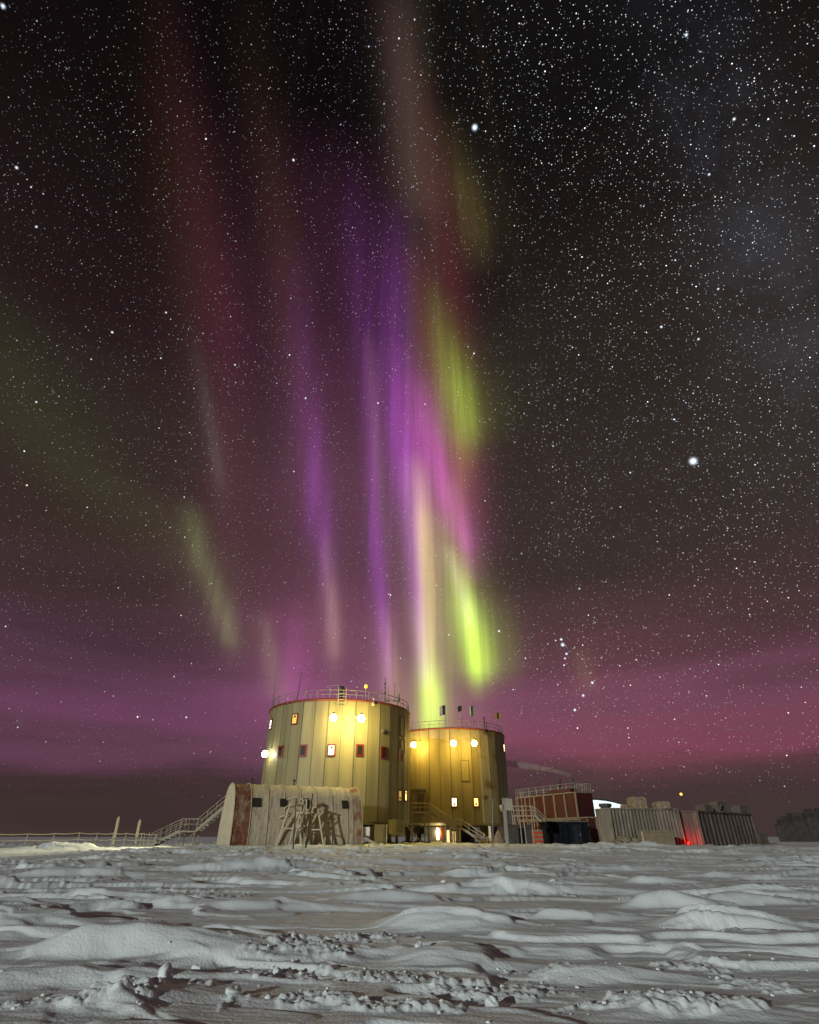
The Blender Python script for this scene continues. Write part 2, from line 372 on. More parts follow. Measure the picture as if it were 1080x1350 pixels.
# ------------------------------------------------------------------ snow ground
rng = np.random.RandomState(5)
_perm = rng.permutation(4096).astype(np.int64)
_ang = rng.rand(4096) * 2 * np.pi
def _h(ix, iy, s): return _perm[(_perm[(ix + s * 37) & 4095] + iy) & 4095]
def perlin(x, y, s=0):
    ix = np.floor(x).astype(np.int64); iy = np.floor(y).astype(np.int64)
    fx = x - ix; fy = y - iy
    def g(dx, dy):
        a = _ang[_h(ix + dx, iy + dy, s)]
        return np.cos(a) * (fx - dx) + np.sin(a) * (fy - dy)
    u = fx * fx * fx * (fx * (fx * 6 - 15) + 10); v = fy * fy * fy * (fy * (fy * 6 - 15) + 10)
    a = g(0, 0) * (1 - u) + g(1, 0) * u; b = g(0, 1) * (1 - u) + g(1, 1) * u
    return (a * (1 - v) + b * v) * 1.5
def cells(x, y, s=0):                     # chunky lumps: height of the nearest lump
    ix = np.floor(x).astype(np.int64); iy = np.floor(y).astype(np.int64); best = np.full(x.shape, -1.0)
    for dx in (-1, 0, 1):
        for dy in (-1, 0, 1):
            k = _h(ix + dx, iy + dy, s)
            px = ix + dx + (_perm[(k + 11) & 4095] / 4096.0); py = iy + dy + (_perm[(k + 517) & 4095] / 4096.0)
            rr = .35 + .5 * (_perm[(k + 901) & 4095] / 4096.0)
            d2 = ((x - px) ** 2 + (y - py) ** 2) / (rr * rr)
            best = np.maximum(best, np.sqrt(np.clip(1 - d2, 0, 1)) * rr)
    return np.clip(best, 0, None)
def ss(a, b, x):
    t = np.clip((x - a) / (b - a), 0, 1); return t * t * (3 - 2 * t)
def ground_at(px, py):                    # photo pixel -> point on flat snow
    d = ray(px, py); k = -EYE / d.z
    return d.x * k, d.y * k
# hand-placed drifts: photo position, half length, half depth, height, lean of the axis
DRIFTS = [(150, 1262, 1.15, .75, .26, -.05), (60, 1300, 1.0, .5, .10, 0.05), (560, 1228, .75, .9, .20, -.12), (500, 1192, .95, .7, .16, 0),
          (225, 1196, .55, .45, .14, 0), (330, 1200, 1.2, .6, .12, .05), (880, 1200, .7, .6, .24, -.1), (975, 1195, .8, .5, .2, .1),
          (700, 1222, 1.0, .4, .14, .05), (945, 1232, .7, .45, .18, -.3), (660, 1180, 1.8, .6, .13, 0), (100, 1160, 2.2, .9, .2, 0),
          (300, 1152, 2.6, 1.0, .22, .03), (590, 1275, .6, .4, .10, 0), (790, 1292, .6, .4, .09, 0), (300, 1240, .5, .25, .10, 0),
          (160, 1330, .6, .5, .06, .1), (890, 1335, .6, .5, .06, 0), (540, 1145, 3, 1.2, .16, 0), (800, 1150, 3, 1.0, .14, 0),
          (40, 1235, .8, .4, .07, 0), (860, 1170, .8, .5, .14, 0)]
RUBBLE = [(400, 1265, .8, .55), (370, 1290, .7, .4), (480, 1300, .9, .35), (190, 1312, .5, .25), (110, 1335, .6, .2), (740, 1212, 1.1, .35),
          (940, 1235, .6, .5), (640, 1310, .8, .35), (880, 1330, 1.0, .25), (720, 1290, .5, .25), (480, 1250, .7, .5), (920, 1278, .6, .3),
          (610, 1205, .6, .4), (530, 1335, .7, .2), (1000, 1300, .5, .3), (300, 1230, .4, .25), (60, 1335, .5, .2), (860, 1190, .6, .5), (400, 1330, .7, .2)]
def height(x, y):
    d = np.hypot(x, y)
    h = (.30 - .16 * np.exp(-((x + 27) / 11) ** 2) * (1 - ss(46, 56, y))) * ss(12, 44, y) + .10 * perlin(x / 16, y / 12, 1) * ss(6, 20, d) * (1 - ss(45, 60, y))
    ca, sa = math.cos(R(-7)), math.sin(R(-7))
    s = x * ca + y * sa; t = -x * sa + y * ca
    wx = perlin(s / 2.2, t / 1.6, 2); tw = t + .35 * wx + .12 * perlin(s / .7, t / .5, 12)
    near = 1 - ss(70, 160, d)
    amp = (.35 + .65 * ss(-.25, .35, perlin(x / 6, y / 4.5, 3))) * near
    amp = amp * (.45 + .55 * ss(6, 13, d))
    e1 = .14 * perlin(s / 1.1, t / .45, 21) + .03 * perlin(s / .3, t / .16, 22)       # frayed edges
    n1 = perlin(s / 3.4, tw / 1.05, 4) + e1
    h = h + amp * .105 * ss(.04, .11, n1) * (1 - .5 * ss(.15, .7, n1))
    n2 = perlin(s / 1.5, tw / .42, 5) + e1
    h = h + amp * .030 * ss(.10, .19, n2) * (1 - .5 * ss(.2, .6, n2))
    n3 = perlin(s / 6.5, tw / 2.4, 6) + .6 * e1
    h = h + amp * .12 * ss(.08, .16, n3) * (1 - .4 * ss(.2, .7, n3))
    rid = 1 - np.abs(perlin(s / .9, tw / .17, 7)) * 1.6
    h = h + .004 * np.clip(rid, 0, 1) ** 2 * ss(-.15, .3, perlin(x / 2, y / 1.4, 8)) * near + .006 * perlin(s / .25, t / .07, 23) * near
    for (px, py, Ln, Wd, H, ax) in DRIFTS:
        gx, gy = ground_at(px, py)
        a = (x - gx) + .12 * wx; b = (y - gy) - ax * (x - gx) + .10 * perlin(s / .9, t / .9, 9)
        fb = np.where(b < 0, 1 - ss(0, Wd * .55, -b), np.exp(-(b / Wd) ** 2))
        fa = np.where(a < 0, np.exp(-(np.abs(a) / (Ln * .75)) ** 3), np.exp(-(np.abs(a) / (Ln * 1.3)) ** 2))
        h = h + H * fa * fb * (1 + .14 * perlin(s / .6, t / .3, 10))
    rub = np.zeros_like(h)
    for (px, py, Ln, Wd) in RUBBLE:
        gx, gy = ground_at(px, py)
        rub = np.maximum(rub, np.exp(-((x - gx) / Ln) ** 2 - ((y - gy) / Wd) ** 2))
    rub = rub * (1 - ss(18, 26, d)) + .6 * ss(.25, .5, perlin(x / 2.6, y / 1.9, 14)) * ss(9, 14, d) * (1 - ss(40, 55, d))
    rub = ss(.55, .95, rub + .45 * perlin(x / .3, y / .22, 13) + .3 * perlin(x / .1, y / .09, 17))
    ck = np.minimum(cells(x / .11, y / .095, 3), .42) * .032 + np.minimum(cells(x / .05, y / .045, 4), .4) * .022
    h = h + rub * (ck + .022 * perlin(x / .25, y / .2, 15) + .012 * perlin(x / .04, y / .04, 19) + .01)
    # bank of cleared snow by the rope fence, and the trampled pad of the station
    for (bx, by, lx, ly, bh) in ((-24.8, 46, 2.6, 2.0, .42), (-20, 50, 3.0, 1.6, .16), (-30, 44.5, 2.2, 1.0, .2), (15.5, 50.5, 2.2, 1.0, .25), (4.2, 74, 3.0, 1.2, .25), (21.5, 56.5, 3.5, .9, .35), (-9, 53, 4, .7, .12)):
        h = h + bh * np.exp(-((x - bx) / lx) ** 2 - ((y - by) / ly) ** 2) * (1 + .35 * perlin(x / 1.1, y / .8, 16))
    return h
def gz(x, y): return float(height(np.array([float(x)]), np.array([float(y)]))[0])

def build_ground():
    fine = np.linspace(-R(48), R(48), 860); coarse = np.concatenate([np.linspace(R(50), R(310), 60)[1:-1]])
    ang = np.concatenate([fine, coarse])
    r = [1.2]
    while r[-1] < 15000:
        q = r[-1]
        r.append(q * (1.03 if q < 3.2 else 1.0031 if q < 11 else 1.0045 if q < 18 else 1.0062 if q < 60 else 1.03 if q < 200 else 1.25))
    r = np.array(r); A, Q = np.meshgrid(ang, r)
    x = np.sin(A) * Q; y = np.cos(A) * Q
    z = height(x, y)
    nA, nR = len(ang), len(r)
    V = np.stack([x, y, z], -1).reshape(-1, 3)
    V = np.vstack([V, [[0, 0, float(z[0].mean())]]])
    i = np.arange(nR - 1)[:, None] * nA; j = np.arange(nA)[None, :]; jn = (j + 1) % nA
    quads = np.stack([i + j, i + nA + j, i + nA + jn, i + jn], -1).reshape(-1, 4)
    tri = np.stack([np.full(nA, nR * nA), np.arange(nA), (np.arange(nA) + 1) % nA], -1)
    me = bpy.data.meshes.new('snow_ground')
    nl = quads.size + tri.size; nf = len(quads) + len(tri)
    me.vertices.add(len(V)); me.vertices.foreach_set('co', V.astype(np.float32).ravel())
    me.loops.add(nl); me.loops.foreach_set('vertex_index', np.concatenate([quads[:, ::-1].ravel(), tri[:, ::-1].ravel()]).astype(np.int32)[:])
    me.polygons.add(nf)
    tot = np.concatenate([np.full(len(quads), 4), np.full(len(tri), 3)]).astype(np.int32)
    me.polygons.foreach_set('loop_start', np.concatenate([[0], np.cumsum(tot)[:-1]]).astype(np.int32))
    me.polygons.foreach_set('loop_total', tot)
    me.polygons.foreach_set('use_smooth', [True] * nf)
    me.update(); me.validate()
    if me.polygons[0].normal.z < 0: me.flip_normals()
    m = mat('wind_packed_snow', (.79, .87, .865), .65, vary=.05, scale=1.2, bump=.008, bscale=38, spec=.25)
    me.materials.append(m)
    o = bpy.data.objects.new('snow_ground', me); col.objects.link(o); tag(o, 'wind carved snow field with drifts and ridges', None, None, 'structure')
    return m
M_snow = build_ground()

# loose clods of broken crust
def clod(mb, c, r, n=9, k=6):
    c = Vector(c); ph = [random.uniform(0, 6.28) for _ in range(6)]; st = Vector((random.uniform(.8, 1.35), random.uniform(.8, 1.2), random.uniform(.55, .9)))
    rot = Matrix.Rotation(random.uniform(0, 6.28), 3, 'Z') @ Matrix.Rotation(random.uniform(-.5, .5), 3, 'X'); vs = []
    for j in range(k + 1):
        t = math.pi * j / k
        for i in range(n):
            a = 2 * math.pi * i / n; d = Vector((math.sin(t) * math.cos(a), math.sin(t) * math.sin(a), math.cos(t)))
            q = 1 + .16 * math.sin(3 * d.x + ph[0]) + .14 * math.sin(4 * d.y + ph[1]) + .12 * math.sin(5 * d.z + ph[2]) + .10 * math.sin(7 * d.x + 6 * d.y + ph[3])
            # flatten toward a few random planes: broken faces
            q = min(q, 1.02 / max(.2, abs(d.x * math.cos(ph[4]) + d.y * math.sin(ph[4])) * 1.25))
            vs.append(c + rot @ Vector((d.x * st.x, d.y * st.y, d.z * st.z)) * (q * r))
    mb.add(vs, [(j * n + i, j * n + (i + 1) % n, (j + 1) * n + (i + 1) % n, (j + 1) * n + i)[::-1] for j in range(k) for i in range(n)])
cl = MB()
pts = []
for (px, py, Ln, Wd) in RUBBLE:
    gx, gy = ground_at(px, py)
    for k in range(int(14 * Ln)):
        pts.append((gx + random.gauss(0, Ln * .75), gy + random.gauss(0, Wd * .8), random.uniform(.007, .02) * (1.7 if random.random() < .12 else 1)))
for k in range(20):
    gx, gy = ground_at(random.uniform(-40, 1120), random.uniform(1215, 1345)); pts.append((gx, gy, random.uniform(.01, .022)))
pz = height(np.array([p[0] for p in pts]), np.array([p[1] for p in pts]))
for p, z in zip(pts, pz): clod(cl, (p[0], p[1], z + p[2] * .05), p[2])
o = cl.build('snow_clods', M_snow, None, True); tag(o, 'loose clods of broken snow crust strewn over the foreground', 'snow clods', None, 'stuff')
BLK = [(80, 1221, 0.037, 'small upright snow block on the crest of the long drift at left'),
       (257, 1287, 0.051, 'snow block with a dark shaded side lying alone right of the long left drift'),
       (365, 1291, 0.041, 'round snow lump alone in the smooth snow left of the rubble field'),
       (215, 1304, 0.068, 'broad snow block below the tail of the long left drift'),
       (306, 1327, 0.058, 'pointed snow block at the left end of the bottom rubble strip'),
       (649, 1331, 0.075, 'tall snow block standing near the bottom edge right of the middle'),
       (552, 1270, 0.041, 'snow lump under the tall central drift'),
       (585, 1177, 0.068, 'rounded snow block left of the rounded mound at right'),
       (730, 1170, 0.068, 'flat snow block on the far side of the right hand mounds')]
for (px, py, r, lab) in BLK:
    gx, gy = ground_at(px, py); b = MB(); z = gz(gx, gy); clod(b, (gx, gy, z + r * .25), r, 16, 12)
    solo(b, 'snow_block', M_snow, (gx, gy, z), lab, 'snow block', 'larger snow blocks in the foreground', True)

# ------------------------------------------------------------------ towers
RT = 9.25
def cyl_hit(px, py, c, rad=RT):
    d = ray(px, py); dx, dy = d.x, d.y; a = dx * dx + dy * dy; b = -2 * (dx * c[0] + dy * c[1]); q = c[0] ** 2 + c[1] ** 2 - rad * rad
    disc = max(0.0, b * b - 4 * a * q); k = (-b - math.sqrt(disc)) / (2 * a)
    return math.atan2(dy * k - c[1], dx * k - c[0]), EYE + d.z * k
glow_cache = {}
def pane_mat(kind):
    if kind is None: return M_glass
    if kind not in glow_cache:
        c, s = {'warm': ((1.0, .62, .18), 2.2), 'bright': ((1.0, .78, .38), 3.2), 'dim': ((.9, .55, .10), .55), 'white': ((1, .93, .8), 2.0)}[kind]
        glow_cache[kind] = glow('lit_pane_' + kind, c, s)
    return glow_cache[kind]
def tower(c, z0, z1, label, windows, hatches, vents):
    t = thing('station_tower', (c[0], c[1], z0 - 2.0), label, 'tower')
    C = Vector((c[0], c[1], 0)); N = 36
    def pt(r, a, z): return Vector((c[0] + r * math.cos(a), c[1] + r * math.sin(a), z))
    mb = MB(); va = [2 * math.pi * i / N - R(OFFA) for i in range(N)]
    prof = [(RT - .35, z0), (RT, z0 + .3), (RT, z1)]
    for i in range(N):
        a, b = va[i], va[(i + 1) % N]
        for (r0, q0), (r1, q1) in zip(prof[:-1], prof[1:]):
            mb.add([pt(r0, a, q0), pt(r0, b, q0), pt(r1, b, q1), pt(r1, a, q1)], [(0, 1, 2, 3)])
        da = .04 / RT * (1.5 if i % 2 else .8)
        mb.add([pt(RT + .012, a - da, z0 + .3), pt(RT + .012, a + da, z0 + .3), pt(RT + .012, a + da, z1), pt(RT + .012, a - da, z1)], [(0, 1, 2, 3)], 1)
    mb.add([pt(RT - .35, a, z0) for a in va], [tuple(range(N - 1, -1, -1))])
    mb.build('hull', [M_hull, M_seam], t)
    MB().add([pt(RT, a, z1) for a in va] + [pt(.1, 0, z1 + .35)], [(i, (i + 1) % N, N) for i in range(N)]).build('roof', M_white, t)
    tr = MB(); k = [(RT + .10, z1 - .16), (RT + .14, z1 + .02), (RT + .05, z1 + .12), (RT - .25, z1 + .10)]
    for i in range(N):
        a, b = va[i], va[(i + 1) % N]
        for (r0, q0), (r1, q1) in zip(k[:-1], k[1:]): tr.add([pt(r0, a, q0), pt(r0, b, q0), pt(r1, b, q1), pt(r1, a, q1)], [(0, 1, 2, 3)])
        tr.add([pt(RT - .0, a, z1 - .16), pt(RT, b, z1 - .16), pt(k[0][0], b, z1 - .16), pt(k[0][0], a, z1 - .16)], [(0, 1, 2, 3)])
    tr.build('roof_trim', M_trim, t)
    gr = MB()
    for zz, rr in ((z1 + 1.12, .045), (z1 + .62, .032)): gr.line([pt(RT - .12, a, zz) for a in va], rr, 5, True)
    for a in va:
        gr.bar(pt(RT - .12, a, z1 + .05), pt(RT - .12, a, z1 + 1.12), .042, n=5)
        gr.bar(pt(RT - .12, a + R(5), z1 + .05), pt(RT - .12, a + R(5), z1 + .62), .022, n=4)
    gr.build('guard_rail', M_steel, t)
    # six telescopic legs and a dark core added to keep sky from showing underneath
    for i in range(6):
        a = R(i * 60 + 15); p = pt(6.9, a, 0); g = .3
        lg = MB().bar((p.x, p.y, g + .25), (p.x, p.y, z0), .38, n=12)
        lg.box((p.x, p.y, z0 - .55), (1.3, 1.3, .9), a); lg.build('leg', M_hull, t)
        MB().lathe((p.x, p.y, g - .1), [(1.1, 0), (1.1, .18), (.5, .40)], 16).build('foot_pad', M_steel, t)
    MB().bar((c[0], c[1], .1), (c[0], c[1], z0 + .02), 3.6, n=20).build('dark_filler_core', M_dark, t)
    for (px, py, w, h, lit) in windows:
        a, z = cyl_hit(px, py, c); rz = a + math.pi / 2
        fr = MB(); nrm = Vector((math.cos(a), math.sin(a), 0)); tg = Vector((-math.sin(a), math.cos(a), 0)); ctr = pt(RT - .01, a, z)
        b = .15
        for sx in (-1, 1): fr.box(ctr + tg * sx * (w / 2 - b / 2), (b, .20, h), rz)
        for sz in (-1, 1): fr.box(ctr + Vector((0, 0, sz * (h / 2 - b / 2))), (w - 2 * b, .196, b), rz)
        wf = fr.build('window', M_red, t)
        pn = MB().box(ctr + nrm * .0, (w - 2 * b + .02, .17, h - 2 * b + .02), rz); mi = pane_mat(lit)
        pn.build('pane', mi, wf)
        if lit:   # blind half drawn inside the lit window
            MB().box(ctr + nrm * .09 + Vector((0, 0, random.choice((-.2, .22)) * h)) , (w * .34, .02, h * .18), rz).build('blind', M_dark, wf)
    for (px, py, w, h) in hatches:
        a, z = cyl_hit(px, py, c); rz = a + math.pi / 2; ctr = pt(RT, a, z); tg = Vector((-math.sin(a), math.cos(a), 0)); f = MB()
        for sx in (-1, 1): f.box(ctr + tg * sx * w / 2, (.09, .12, h), rz)
        for sz in (-1, 1): f.box(ctr + Vector((0, 0, sz * h / 2)), (w + .09, .124, .09), rz)
        hp = f.build('hatch', M_seam, t); MB().box(ctr + Vector((0, 0, 0)), (w - .09, .06, h - .09), rz).build('hatch_panel', M_hull, hp)
    for (px, py) in vents:
        a, z = cyl_hit(px, py, c); rz = a + math.pi / 2; ctr = pt(RT + .06, a, z)
        MB().lathe(ctr, [(.26, -.1), (.26, .14), (.18, .2)], 10, axis=(math.cos(a), math.sin(a), -.2)).build('vent', M_seam, t)
    return t
T1, T2 = (-9.25, 76.0), (6.4, 96.3)
Z1a, Z1b, Z2a, Z2b = 2.25, 15.2, 2.5, 15.25
W, H = .92, 1.28
tower(T1, Z1a, Z1b, 'nearer and larger looking round station tower with cream panels and roof antennas', [
    (357.5, 955, W, H, 'white'), (389, 948, W, H, 'dim'), (370, 991, W, H, None), (400, 989.5, W, H, None), (437, 989, W, H, 'bright'), (474.5, 989, W, H, None),
    (506, 992, W, H, None), (529, 995, W, H, None), (527, 1049, W * .9, H, 'dim'), (534.5, 1049, W * .9, H, 'warm')],
    [(531, 958, .95, 2.2), (531, 984.5, .0 + 1.0, 1.6)], [(505, 964)])
tower(T2, Z2a, Z2b, 'farther round station tower with cream panels behind the first, flags on its roof', [
    (599, 1057.5, W, H, 'bright'), (627.5, 1057.5, W, H, 'warm'), (664.2, 986, W, H, 'bright')], [(613.3, 1016, 1.15, 2.75)], [(638, 1050)])

# floodlights ------------------------------------------------------
def floodlight(px, py, c, r, colr, watts, label, out=3.1):
    a, z = cyl_hit(px, py, c, RT + out); n = Vector((math.cos(a), math.sin(a), 0)); base = Vector((c[0], c[1], z)) + n * RT
    t = thing('floodlight', base, label, 'floodlight', 'floodlights on the two towers')
    MB().bar(base - n * .02 + Vector((0, 0, .75)), base + n * out + Vector((0, 0, .62)), .05, n=8).bar(base + n * out + Vector((0, 0, .62)), base + n * out + Vector((0, 0, .4)), .05, n=6).box(base + n * .03 + Vector((0, 0, .75)), (.35, .08, .35), a + math.pi / 2).build('bracket', M_steel, t)
    MB().lathe(base + n * out + Vector((0, 0, r * 1.02)), [(r * .55, 0), (r * .6, .1), (.12, r * .6)], 14).build('housing', M_dark, t)
    g = glow('lamp_' + label.split()[0], colr, watts / (4 * math.pi * math.pi * r * r)); g.cycles.emission_sampling = 'AUTO'
    MB().ball(base + n * out, r, 12).build('lens', g, t, True)
    return base, n, t
WY = (1.0, .80, .27); YY = (1.0, .66, .13)
floodlight(440, 946.5, T1, .36, WY, 1400, 'left floodlight of the glowing pair high on the nearer tower')
floodlight(476.5, 947.5, T1, .38, WY, 2100, 'right floodlight of the glowing pair high on the nearer tower')
b0, n0, fl = floodlight(349.5, 994, T1, .38, (1.0, .93, .68), 220, 'white floodlight on the left flank of the nearer tower', .7)
floodlight(545.3, 982, T2, .36, YY, 1500, 'floodlight beside the edge of the nearer tower on the farther tower', 2.0)
floodlight(598, 980, T2, .40, YY, 1300, 'middle floodlight of the farther tower above the tall hatch')
floodlight(625.5, 980, T2, .38, YY, 900, 'floodlight right of the tall hatch on the farther tower')
def spot(parent, loc, target, energy, colr, ang, blend=.6):
    l = bpy.data.lights.new('lamp_beam', 'SPOT'); l.energy = energy; l.color = colr; l.spot_size = R(ang); l.spot_blend = blend; l.shadow_soft_size = .15
    o = bpy.data.objects.new('lamp_beam', l); col.objects.link(o); o.parent = parent; o.location = Vector(loc) - BASE[parent.name]
    o.rotation_euler = (Vector(target) - Vector(loc)).to_track_quat('-Z', 'Y').to_euler(); return o
spot(fl, b0 + n0 * 1.5, (-23.2, 47, 0.3), 60000, (1.0, .90, .58), 25, 1.0)

# roof things ------------------------------------------------------
def roof_mast(px, y0, y1, c, zb, r, label, lean=0.0, mats=M_dark, insul=False, depth=None, group='antennas on the nearer tower roof', name='roof_antenna'):
    Y = depth if depth else c[1] - 7.5
    b = P(px, y1, Y); top = P(px + lean, y0, Y); b.z = zb
    m = MB().bar(b, top, r, r * .55, n=6)
    m.box(b + Vector((0, 0, .06)), (.35, .35, .12))
    if insul:
        for k in (.35, .55, .72): 
            q = b.lerp(top, k); m.lathe(q, [(.05, -.14), (.15, 0), (.05, .14)], 8)
    return solo(m, name, mats, b, label, 'antenna', group)
zb = Z1b + .12
roof_mast(359, 901, 930, T1, zb, .045, 'short leaning rod antenna at the left end of the nearer roof', 4, depth=76)
roof_mast(392, 886, 917, T1, zb, .07, 'tall thick rod antenna standing left on the nearer roof', 6)
roof_mast(406.5, 902, 915, T1, zb, .025, 'thin short whip right of the tall thick rod', 2)
roof_mast(508, 893, 921, T1, zb, .07, 'rod antenna with stacked insulators right on the nearer roof', 0, insul=True)
roof_mast(520.5, 900, 923, T1, zb, .045, 'plain rod antenna right of the one with insulators', 0)
roof_mast(526, 915, 927, T1, zb, .12, 'short thick post antenna near the right end of the nearer roof', 0)
roof_mast(512, 903, 922, T1, zb, .03, 'thin whip close beside the rod with insulators', 0)
# beacon
b = P(482, 918, 68.2); b.z = zb; t = thing('roof_beacon', b, 'yellow globe beacon on a thin mast on the nearer roof', 'beacon')
tp = P(482.5, 905, 68.2); MB().bar(b, tp, .04, n=6).bar(tp, tp + Vector((0, 0, .9)), .015, n=4).build('mast', M_steel, t)
MB().ball(tp, .22, 10, 1.2).build('globe', glow('beacon_globe', (1.0, .55, .06), 1.3), t, True)
# ventilator cowl with ladder
b = P(450, 918, 67.6); b.z = zb; t = thing('roof_ventilator', b, 'black cowled ventilator above the ladder on the nearer roof', 'ventilator')
MB().bar(b, b + Vector((0, 0, .8)), .2, n=10).build('pipe', M_dark, t)
MB().lathe(b + Vector((0, 0, .75)), [(.2, 0), (.36, .12), (.38, .5), (.3, .8), (.02, .9)], 12).build('cowl', M_dark, t, True)
a, z = cyl_hit(450.5, 931, T1); n = Vector((math.cos(a), math.sin(a), 0)); tg = Vector((-n.y, n.x, 0)); q = Vector((T1[0], T1[1], 0)) + n * (RT + .28)
t = thing('roof_ladder', q + Vector((0, 0, Z1b - .9)), 'short pale access ladder hooked over the rim of the nearer tower', 'ladder')
for s in (-1, 1):
    MB().line([q + tg * s * .45 + Vector((0, 0, Z1b - .9)), q + tg * s * .45 + Vector((0, 0, Z1b + 1.3)), q + tg * s * .45 - n * .75 + Vector((0, 0, Z1b + 1.25))], .05).build('side_rail', M_frost, t)
for k in range(6):
    zz = Z1b - .8 + k * .36; MB().bar(q - tg * .45 + Vector((0, 0, zz)), q + tg * .45 + Vector((0, 0, zz)), .03).build('rung', M_frost, t)
fr = P(440, 912, 67.8); fr.z = zb
t = MB().line([fr + Vector((-.5, 0, 0)), fr + Vector((-.5, 0, 1.75)), fr + Vector((.55, 0, 1.75)), fr + Vector((.55, 0, 0))], .03)
solo(t, 'roof_gantry', M_steel, fr, 'thin rectangular pipe frame left of the black ventilator', 'pipe frame')
def rim_lamp(px, py, c, label):
    a, z = cyl_hit(px, py, c); n = Vector((math.cos(a), math.sin(a), 0)); q = Vector((c[0], c[1], z)) + n * (RT + .3)
    t = thing('rim_bracket', q, label, 'bracket')
    MB().bar(q - n * .4 + Vector((0, 0, .5)), q + Vector((0, 0, .5)), .05).bar(q + Vector((0, 0, .55)), q + Vector((0, 0, -.1)), .05).build('arm', M_frost, t)
    MB().lathe(q, [(.10, .15), (.26, -.15), (.22, -.35), (.02, -.40)], 10).build('shade', M_frost, t, True)
rim_lamp(491, 927, T1, 'unlit bell shaped lamp hanging at the rim of the nearer tower')
a, z = cyl_hit(637.5, 962, T2); n = Vector((math.cos(a), math.sin(a), 0)); q = Vector((T2[0], T2[1], z)) + n * (RT + .25)
solo(MB().bar(q + Vector((0, 0, -.5)), q + Vector((0, 0, 1.9)), .13, n=10).lathe(q + Vector((0, 0, -.75)), [(.1, .1), (.28, .2), (.28, .5), (.15, .6)], 10).bar(q, q - n * .3, .06),
     'exhaust_pipe', M_dark, q + Vector((0, 0, -.7)), 'dark upright pipe clamped to the rim of the farther tower', 'pipe')
# flags on the farther tower
def flag(px, ytop, ybase, Y, w, h, cols, label, bend, two=False):
    b = P(px, ybase, Y); b.z = Z2b + .1; top = P(px, ytop, Y); top.x = b.x + .05
    t = thing('roof_flag', b, label, 'flag', 'flags on the farther tower roof')
    MB().bar(b, top, .045, n=5).build('flagpole', M_steel, t)
    if two: MB().bar(b + Vector((-w - .05, 0, 0)), Vector((top.x - w - .05, Y, top.z + .5)), .02, n=5).build('flagpole', M_steel, t)
    nx, nz = 12, 5; vs = []; fs = []; mi = []
    for i in range(nx + 1):
        for j in range(nz + 1):
            s = i / nx; k = j / nz
            vs.append(Vector((top.x - .03 - w * s, Y + .16 * math.sin(s * 7 + bend) * s, top.z - .03 - h * k - bend * .22 * s * s)))
    m = MB(); m.v = vs
    for i in range(nx):
        for j in range(nz):
            m.f.append([i * (nz + 1) + j, i * (nz + 1) + j + 1, (i + 1) * (nz + 1) + j + 1, (i + 1) * (nz + 1) + j]); m.mi.append(min(len(cols) - 1, int(i / nx * len(cols))))
    c = m.build('cloth', cols, t, True); sol = c.modifiers.new('thick', 'SOLIDIFY'); sol.thickness = .012
F_dark = mat('dark_flag_cloth', (.03, .025, .025), .9); F_white = mat('pale_flag_cloth', (.42, .36, .34), .9); F_green = mat('green_flag_cloth', (.02, .09, .035), .9)
F_yel = mat('ochre_flag_cloth', (.28, .15, .02), .9); F_red = mat('red_flag_cloth', (.22, .02, .02), .9)
flag(587.5, 929.5, 955, 90, .9, 1.45, [F_dark, F_white], 'black and white flag at the left of the farther roof', 1.2)
flag(609.5, 930, 953, 90, .62, .85, [F_dark], 'small all dark flag left of the green one', .8)
flag(625, 930.5, 953, 90, .62, 1.5, [F_green, F_green, F_white], 'dark green flag on the farther roof', .2)
flag(661.5, 939.5, 961, 92, .95, .9, [F_yel, F_dark, F_yel], 'ochre and black flag held between two poles at the right', .3, True)

